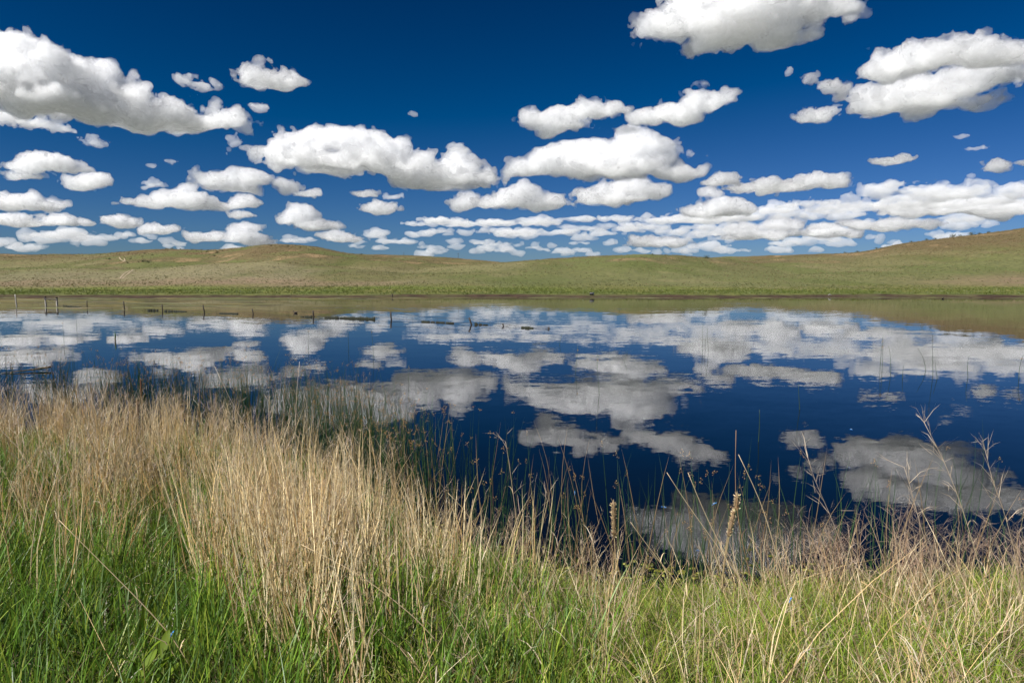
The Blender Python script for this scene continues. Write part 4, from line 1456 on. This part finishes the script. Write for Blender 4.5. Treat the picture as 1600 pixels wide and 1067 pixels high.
def stalk(pix, Y, label, r=.0028, col=(.62, .47, .28), panicle=0, seed=0, cat="dry stalk", lean_y=0.0):
    """a dry stem from its foot upward through picture points, standing at depth Y"""
    rng = np.random.default_rng(seed + 300)
    P = np.array([at_depth(px, py, Y + lean_y * k) for k, (px, py) in enumerate(pix)])
    P = smooth_path(P)
    root = P[0].copy()
    o = empty("dry_stalk", tuple(root))
    tag(o, label, cat, "tall dry stalks in the foreground")
    g = Veg()
    c = np.array(col)
    g.tube(P - root, np.linspace(r, r * .45, len(P)), np.linspace(c * .8, c * 1.1, len(P)), 5)
    solid("stem", g, STRAW, o)
    for k in sorted(rng.integers(2, 9, 4)):
        g = Veg()
        az = rng.uniform(0, 6.28, 1)
        g.ribbons((P[k] - root)[None], np.stack([np.cos(az), np.sin(az)], -1) * .5, rng.uniform(.07, .2, 1), rng.uniform(.4, 1.4, 1), rng.uniform(.003, .0055, 1), c[None] * 1.02, c[None] * 1.1, 5, rng=rng)
        solid("leaf", g, STRAW, o)
    if panicle:
        g = Veg()
        k = rng.integers(6, 14, panicle)
        d = np.stack([rng.normal(size=panicle) * .55 - .25, rng.normal(size=panicle) * .5, rng.uniform(.4, 1, panicle)], -1)
        d /= np.linalg.norm(d, axis=1)[:, None]
        L = rng.uniform(.08, .22, panicle)
        cc = tint((.50, .39, .27), panicle, .15, rng)
        rt = P[k] - root
        g.hairs(rt, rt + d * L[:, None], np.full(panicle, .0026), cc, rng.uniform(0, .2, panicle), rng)
        g.hairs(rt + d * (L * .5)[:, None], rt + (d * .5 + rng.normal(size=(panicle, 3)) * .22) * L[:, None] + d * (L * .5)[:, None], np.full(panicle, .002), cc, rng=rng)
        solid("seed_head", g, STRAW, o)


stalk([(1225, 1020), (1175, 930), (1120, 852), (1072, 785), (1042, 738)], 3.9, "long straw stalk leaning far left over the dark water", .0032, seed=1)
stalk([(1222, 1005), (1180, 940), (1130, 862), (1098, 795), (1075, 738)], 4.0, "straw stalk running beside the long left leaning one with a bent top", .0034, seed=2)
stalk([(1248, 1010), (1232, 935), (1212, 860), (1190, 785), (1154, 710)], 4.1, "tall straw stalk curving left above the twisted cattail", .0036, seed=3)
stalk([(1205, 1010), (1180, 930), (1160, 850), (1148, 775), (1150, 672)], 4.3, "upright rust brown stalk rising past the twisted cattail", .0030, (.36, .21, .10), seed=4)
stalk([(1540, 1075), (1490, 1025), (1440, 975), (1395, 935), (1345, 908)], 3.0, "thick golden stalk lying slantwise across the lower right grass", .0034, (.66, .46, .22), seed=5)
stalk([(300, 1045), (270, 995), (225, 945), (165, 885), (92, 812)], 3.0, "single straw stalk slanting across the green blades at lower left", .0030, seed=6)
stalk([(690, 1010), (650, 965), (600, 925), (550, 890), (470, 850)], 3.2, "straw stalk slanting down right from the pale clump", .0028, seed=7)
stalk([(1558, 985), (1535, 900), (1508, 805), (1478, 725), (1444, 660)], 4.6, "tallest branching seed stalk over the reflected cloud at right", .0030, (.52, .40, .27), 26, 8)
stalk([(1600, 960), (1590, 880), (1570, 800), (1550, 750), (1540, 705)], 4.8, "branching seed stalk at the right picture edge", .0028, (.48, .36, .24), 20, 9)
stalk([(1490, 985), (1470, 910), (1440, 830), (1425, 770), (1413, 730)], 4.6, "thin branching stalk left of the tallest one at right", .0026, (.50, .38, .26), 20, 10)
stalk([(1350, 965), (1325, 880), (1300, 810), (1275, 755), (1262, 715)], 4.8, "wiry branching stalk between the twisted cattail and the right seed stalks", .0026, (.46, .36, .27), 22, 11)
stalk([(830, 905), (812, 850), (803, 780), (795, 720), (790, 690)], 5.2, "upright tan stalk at the bend of the near shore", .0028, (.55, .41, .24), 10, 12)
stalk([(500, 900), (470, 800), (425, 720), (372, 650), (335, 572)], 6.2, "tan stalk poking above the left grass in front of a reflected cloud", .0030, (.62, .50, .36), 0, 13)
stalk([(465, 800), (462, 730), (461, 680), (463, 620), (468, 565)], 7.5, "pale upright stalk with a wispy top above the left grass", .0034, (.66, .54, .40), 14, 14)
stalk([(850, 985), (800, 905), (760, 850), (730, 800), (700, 770)], 4.0, "arched tan stalk leaning left in the middle of the bank", .0026, seed=15)
stalk([(1160, 1040), (1100, 965), (1050, 900), (1010, 850), (985, 815)], 3.6, "thin straw stalk leaning left beside the upright fluffy cattail", .0026, seed=16)


def cattail(pix, Y, top, bottom, rad, label, fluffy=True, seed=0, col=(.46, .32, .18)):
    rng = np.random.default_rng(seed + 700)
    P = smooth_path([at_depth(px, py, Y) for px, py in pix], 16)
    root = P[0].copy()
    o = empty("cattail", tuple(root))
    tag(o, label, "cattail", "cattails in the bank grass")
    g = Veg()
    g.tube(P - root, np.linspace(.0045, .003, 16), (.38, .28, .15), 6)
    solid("stem", g, STRAW, o)
    a_, b_ = at_depth(*top, Y) - root, at_depth(*bottom, Y) - root
    g = Veg()
    t = np.linspace(0, 1, 12)
    ax = b_ + (a_ - b_) * t[:, None]
    g.tube(ax, rad * (.25 + .75 * np.sin(np.pi * np.clip(t * .9 + .05, 0, 1)) ** .45) * (1 + rng.normal(size=12) * (.06 if fluffy else .02)), np.asarray(col) * (.5 if fluffy else 1), 9)
    if fluffy:
        n = 260
        tt = rng.uniform(0, 1, n)
        c0 = b_ + (a_ - b_) * tt[:, None]
        d = rng.normal(size=(n, 3))
        d /= np.linalg.norm(d, axis=1)[:, None]
        g.hairs(c0 + d * rad * .6, c0 + d * rad * rng.uniform(1.1, 2.0, n)[:, None] + [0, 0, .010], rng.uniform(.005, .011, n), tint((.52, .38, .22), n, .40, rng, .08), rng=rng)
    solid("seed_head", g, STRAW, o)


cattail([(966, 930), (963, 890), (960, 842), (959, 800), (959, 784)], 4.9, (958.5, 784), (960, 839), .017, "upright fluffy cattail head before the dark water at centre", seed=1)
cattail([(1128, 925), (1132, 880), (1138, 845), (1143, 815), (1152, 776)], 4.7, (1152, 774), (1150, 797), .016, "upper tuft of the twisted fluffy cattail between straw stalks", seed=2)
cattail([(1128, 925), (1131, 880), (1136, 842), (1142, 815), (1147, 800)], 4.65, (1147, 799), (1138, 838), .015, "lower tuft of the twisted fluffy cattail between straw stalks", seed=3)
cattail([(222, 680), (222, 650), (221, 628), (220, 610), (219, 590)], 11.5, (219.5, 591), (221, 622), .012, "slim brown cattail spike rising from the left grass top", False, 4, (.16, .07, .03))
cattail([(216, 690), (216, 665), (215, 645), (213, 630), (214, 622)], 10.8, (214, 624), (216, 652), .022, "frayed cattail head with a drooping crown below the slim brown spike", True, 5)


# rushes standing by themselves in the open water
LONE = [(1098, 546, 504, "tallest of three thin bulrush stems right of centre in the bright cloud reflection"), (1102, 549, 519, "middle of three thin bulrush stems right of centre in the bright cloud reflection"),
        (1107, 553, 512, "rightmost of three thin bulrush stems right of centre in the bright cloud reflection"), (899, 581, 540, "thin bulrush stem before the reflection of the low central clouds"),
        (874, 539, 521, "short bulrush stem just right of the last fence stub"), (937, 615, 552, "long thin bulrush stem over the reflection of the tall heaped cumulus"),
        (975, 565, 548, "short thin bulrush stem in the wide bright reflection at centre"), (1375, 575, 524, "taller of two close bulrush stems below the right hill reflection"),
        (1378, 579, 534, "shorter of two close bulrush stems below the right hill reflection"), (1392, 582, 540, "slanting bulrush stem right of the two close ones"),
        (1447, 579, 544, "bulrush stem left of the tall bent one at right"), (1458, 586, 522, "tall bent bulrush stem below the right hill reflection"), (1465, 591, 566, "short bulrush stem right of the tall bent one"),
        (1513, 590, 555, "bulrush stem alone between the bent one and the right picture edge"), (1592, 592, 553, "bulrush stem at the right picture edge"), (1410, 591, 571, "very short bulrush stem right of the slanting one"),
        (482, 543, 512, "curved bulrush stem under the middle crooked post"), (545, 546, 518, "bulrush stem under the longest dark weed strip"), (584, 561, 511, "long bulrush stem under the right end of the longest weed strip"),
        (120, 512, 488, "bulrush stem in the water right of the pale gate frame"), (100, 530, 500, "bulrush stem in the water below the pale gate frame"), (640, 600, 570, "bulrush stem over the reflection of the long heaped cumulus"),
        (1185, 690, 640, "bulrush stem in dark water above the twisted cattail"), (1250, 640, 600, "bulrush stem in plain dark blue water right of centre")]
rg = np.random.default_rng(99)
for k, (px, pb, pt, lb) in enumerate(LONE):
    x, y = on_plane(px, pb)
    tp = at_depth(px + rg.normal() * 4, pt, y)
    r = empty("bulrush", (x, y, 0))
    tag(r, lb, "bulrush", "lone bulrush stems in the open water")
    P = smooth_path([[0, 0, -.4], [0, 0, 0], [(tp[0] - x) * .4 + rg.normal() * .03, 0, tp[2] * .55], [tp[0] - x, 0, tp[2]]], 9)
    g = Veg(); g.tube(P, np.linspace(.008, .003, 9) * (1 + y * .012), (.035, .06, .022), 5)
    solid("stem", g, RUSH, r)
    if rg.random() < .3:
        g = Veg()
        g.seeds(P[-2] + rg.normal(size=(6, 3)) * .02, np.full(6, .010), tint((.30, .18, .07), 6, .2, rg), rg)
        solid("seed_tuft", g, RUSH, r)

xx, yy = on_plane(180, 533)
r = empty("reed_stub", (xx, yy, 0))
tag(r, "short green and brown reed stub alone in the water at left", "reed")
g = Veg(); g.tube(np.array([[0, 0, -.3], [0, 0, .1], [.02, 0, .28], [0, 0, .46]]), [.03, .034, .03, .008], [(.16, .12, .05), (.16, .12, .05), (.06, .12, .03), (.06, .12, .03)], 7)
solid("stem", g, RUSH, r)
x0_, y0_ = on_plane(2, 584)
x1_, y1_ = on_plane(80, 578)
g = Veg(); g.tube(smooth_path([[0, 0, .02], [(x1_ - x0_) * .5, (y1_ - y0_) * .5, .05], [x1_ - x0_, y1_ - y0_, .10]], 10), np.linspace(.012, .03, 10), (.24, .16, .07), 6)
o = solid("floating_stick", g, STRAW, None, True, (x0_, y0_, 0))
tag(o, "brown bent reed stick floating among rushes at the left edge", "stick")

# blue damselflies
BLUE = mat_plain("damselfly_blue", (.02, .28, .85), .35, .1, 200, .5)
WINGM = mat_plain("damselfly_wing", (.45, .55, .62), .3, .1, 100, .5)
for k, (px, py, Y, tz, lb) in enumerate([(1037, 792, 7.2, .2, "blue damselfly over dark water beside the long leaning straw stalk"), (1116, 787, 6.6, -.35, "blue damselfly just left of the twisted cattail"),
                                         (1091, 860, 6.0, .3, "blue damselfly low over the scum at the near edge"), (1235, 937, 3.9, -.2, "blue damselfly in the grass right of the straw stalks"),
                                         (267, 993, 3.0, -.6, "blue damselfly clinging to the slanting straw stalk at lower left"), (898, 770, 8.0, -.5, "blue damselfly among dark rushes left of the fluffy cattail"),
                                         (1330, 671, 12., .1, "damselfly skimming the open water above the right reflected cloud")]):
    p_ = at_depth(px, py, Y)
    r = empty("damselfly", tuple(p_), 0)
    r.rotation_euler = (0, tz, .3 * k)
    tag(r, lb, "damselfly", "damselflies over the near water")
    s_ = .022 * (1 + Y * .03)
    g = Veg(); g.tube(np.array([[-1.1, 0, 0], [-.4, 0, .03], [.4, 0, .03], [.55, 0, .05], [.85, 0, .06], [1.0, 0, .05], [1.12, 0, .04]]) * s_, np.array([.05, .055, .06, .12, .14, .11, .05]) * s_, (.02, .25, .8), 6)
    solid("body", g, BLUE, r)
    for sg in (-1, 1):
        g = Veg()
        g.add(np.array([[.6, sg * .05, .12], [.35, sg * .2, .42], [-.35, sg * .22, .45], [-.45, sg * .16, .30], [.1, sg * .08, .18]]) * s_, None, np.array([[0, 1, 4], [1, 2, 4], [2, 3, 4]]), np.full((5, 3), .5))
        solid("wing", g, WINGM, r)

# a broad-leaved plant at the bottom left
LEAFY = mat_leaf("broad_leaf", .45, .15, .6)


def broad_plant(px, py, Y, h, n, label, seed):
    rng = np.random.default_rng(seed)
    p = at_depth(px, py, Y)
    base = np.array([p[0], Y, float(height(np.array([p[0]]), np.array([Y]))[0])])
    r = empty("leafy_plant", tuple(base))
    tag(r, label, "plant")
    g = Veg(); g.tube(np.array([[0, 0, -.05], [.01, 0, h * .5], [0, .01, h]]), [.006, .005, .003], (.16, .20, .05), 6)
    solid("stem", g, LEAFY, r)
    for k in range(n):
        f = .3 + .7 * k / n
        az = k * 2.4 + rng.normal() * .2
        L, wd = rng.uniform(.07, .10) * (1.2 - .4 * f), rng.uniform(.016, .024)
        up = .7 + 1.0 * f
        V = []
        for t in np.linspace(0, 1, 6):
            ctr = np.array([math.cos(az) * L * t, math.sin(az) * L * t, h * f + L * (up * t - .55 * t * t)])
            sd_ = np.array([-math.sin(az), math.cos(az), 0]) * wd * math.sin(math.pi * min(1, t * .92 + .06)) ** .8
            V += [ctr - sd_ + [0, 0, wd * .25], ctr, ctr + sd_ + [0, 0, wd * .25]]
        i = np.arange(18).reshape(6, 3)
        q_ = np.stack([i[:-1, :-1], i[:-1, 1:], i[1:, 1:], i[1:, :-1]], -1).reshape(-1, 4)
        c = np.array([.17, .25, .02]) * math.exp(rng.normal() * .18)
        g = Veg(); g.add(np.array(V), q_, None, np.tile(c, (18, 1)))
        solid("leaf", g, LEAFY, r)


broad_plant(222, 1030, 2.75, .42, 9, "broad leaved yellow green plant low among the lower left blades", 1)
broad_plant(252, 1018, 2.85, .40, 7, "smaller broad leaved plant right of the yellow green one", 2)
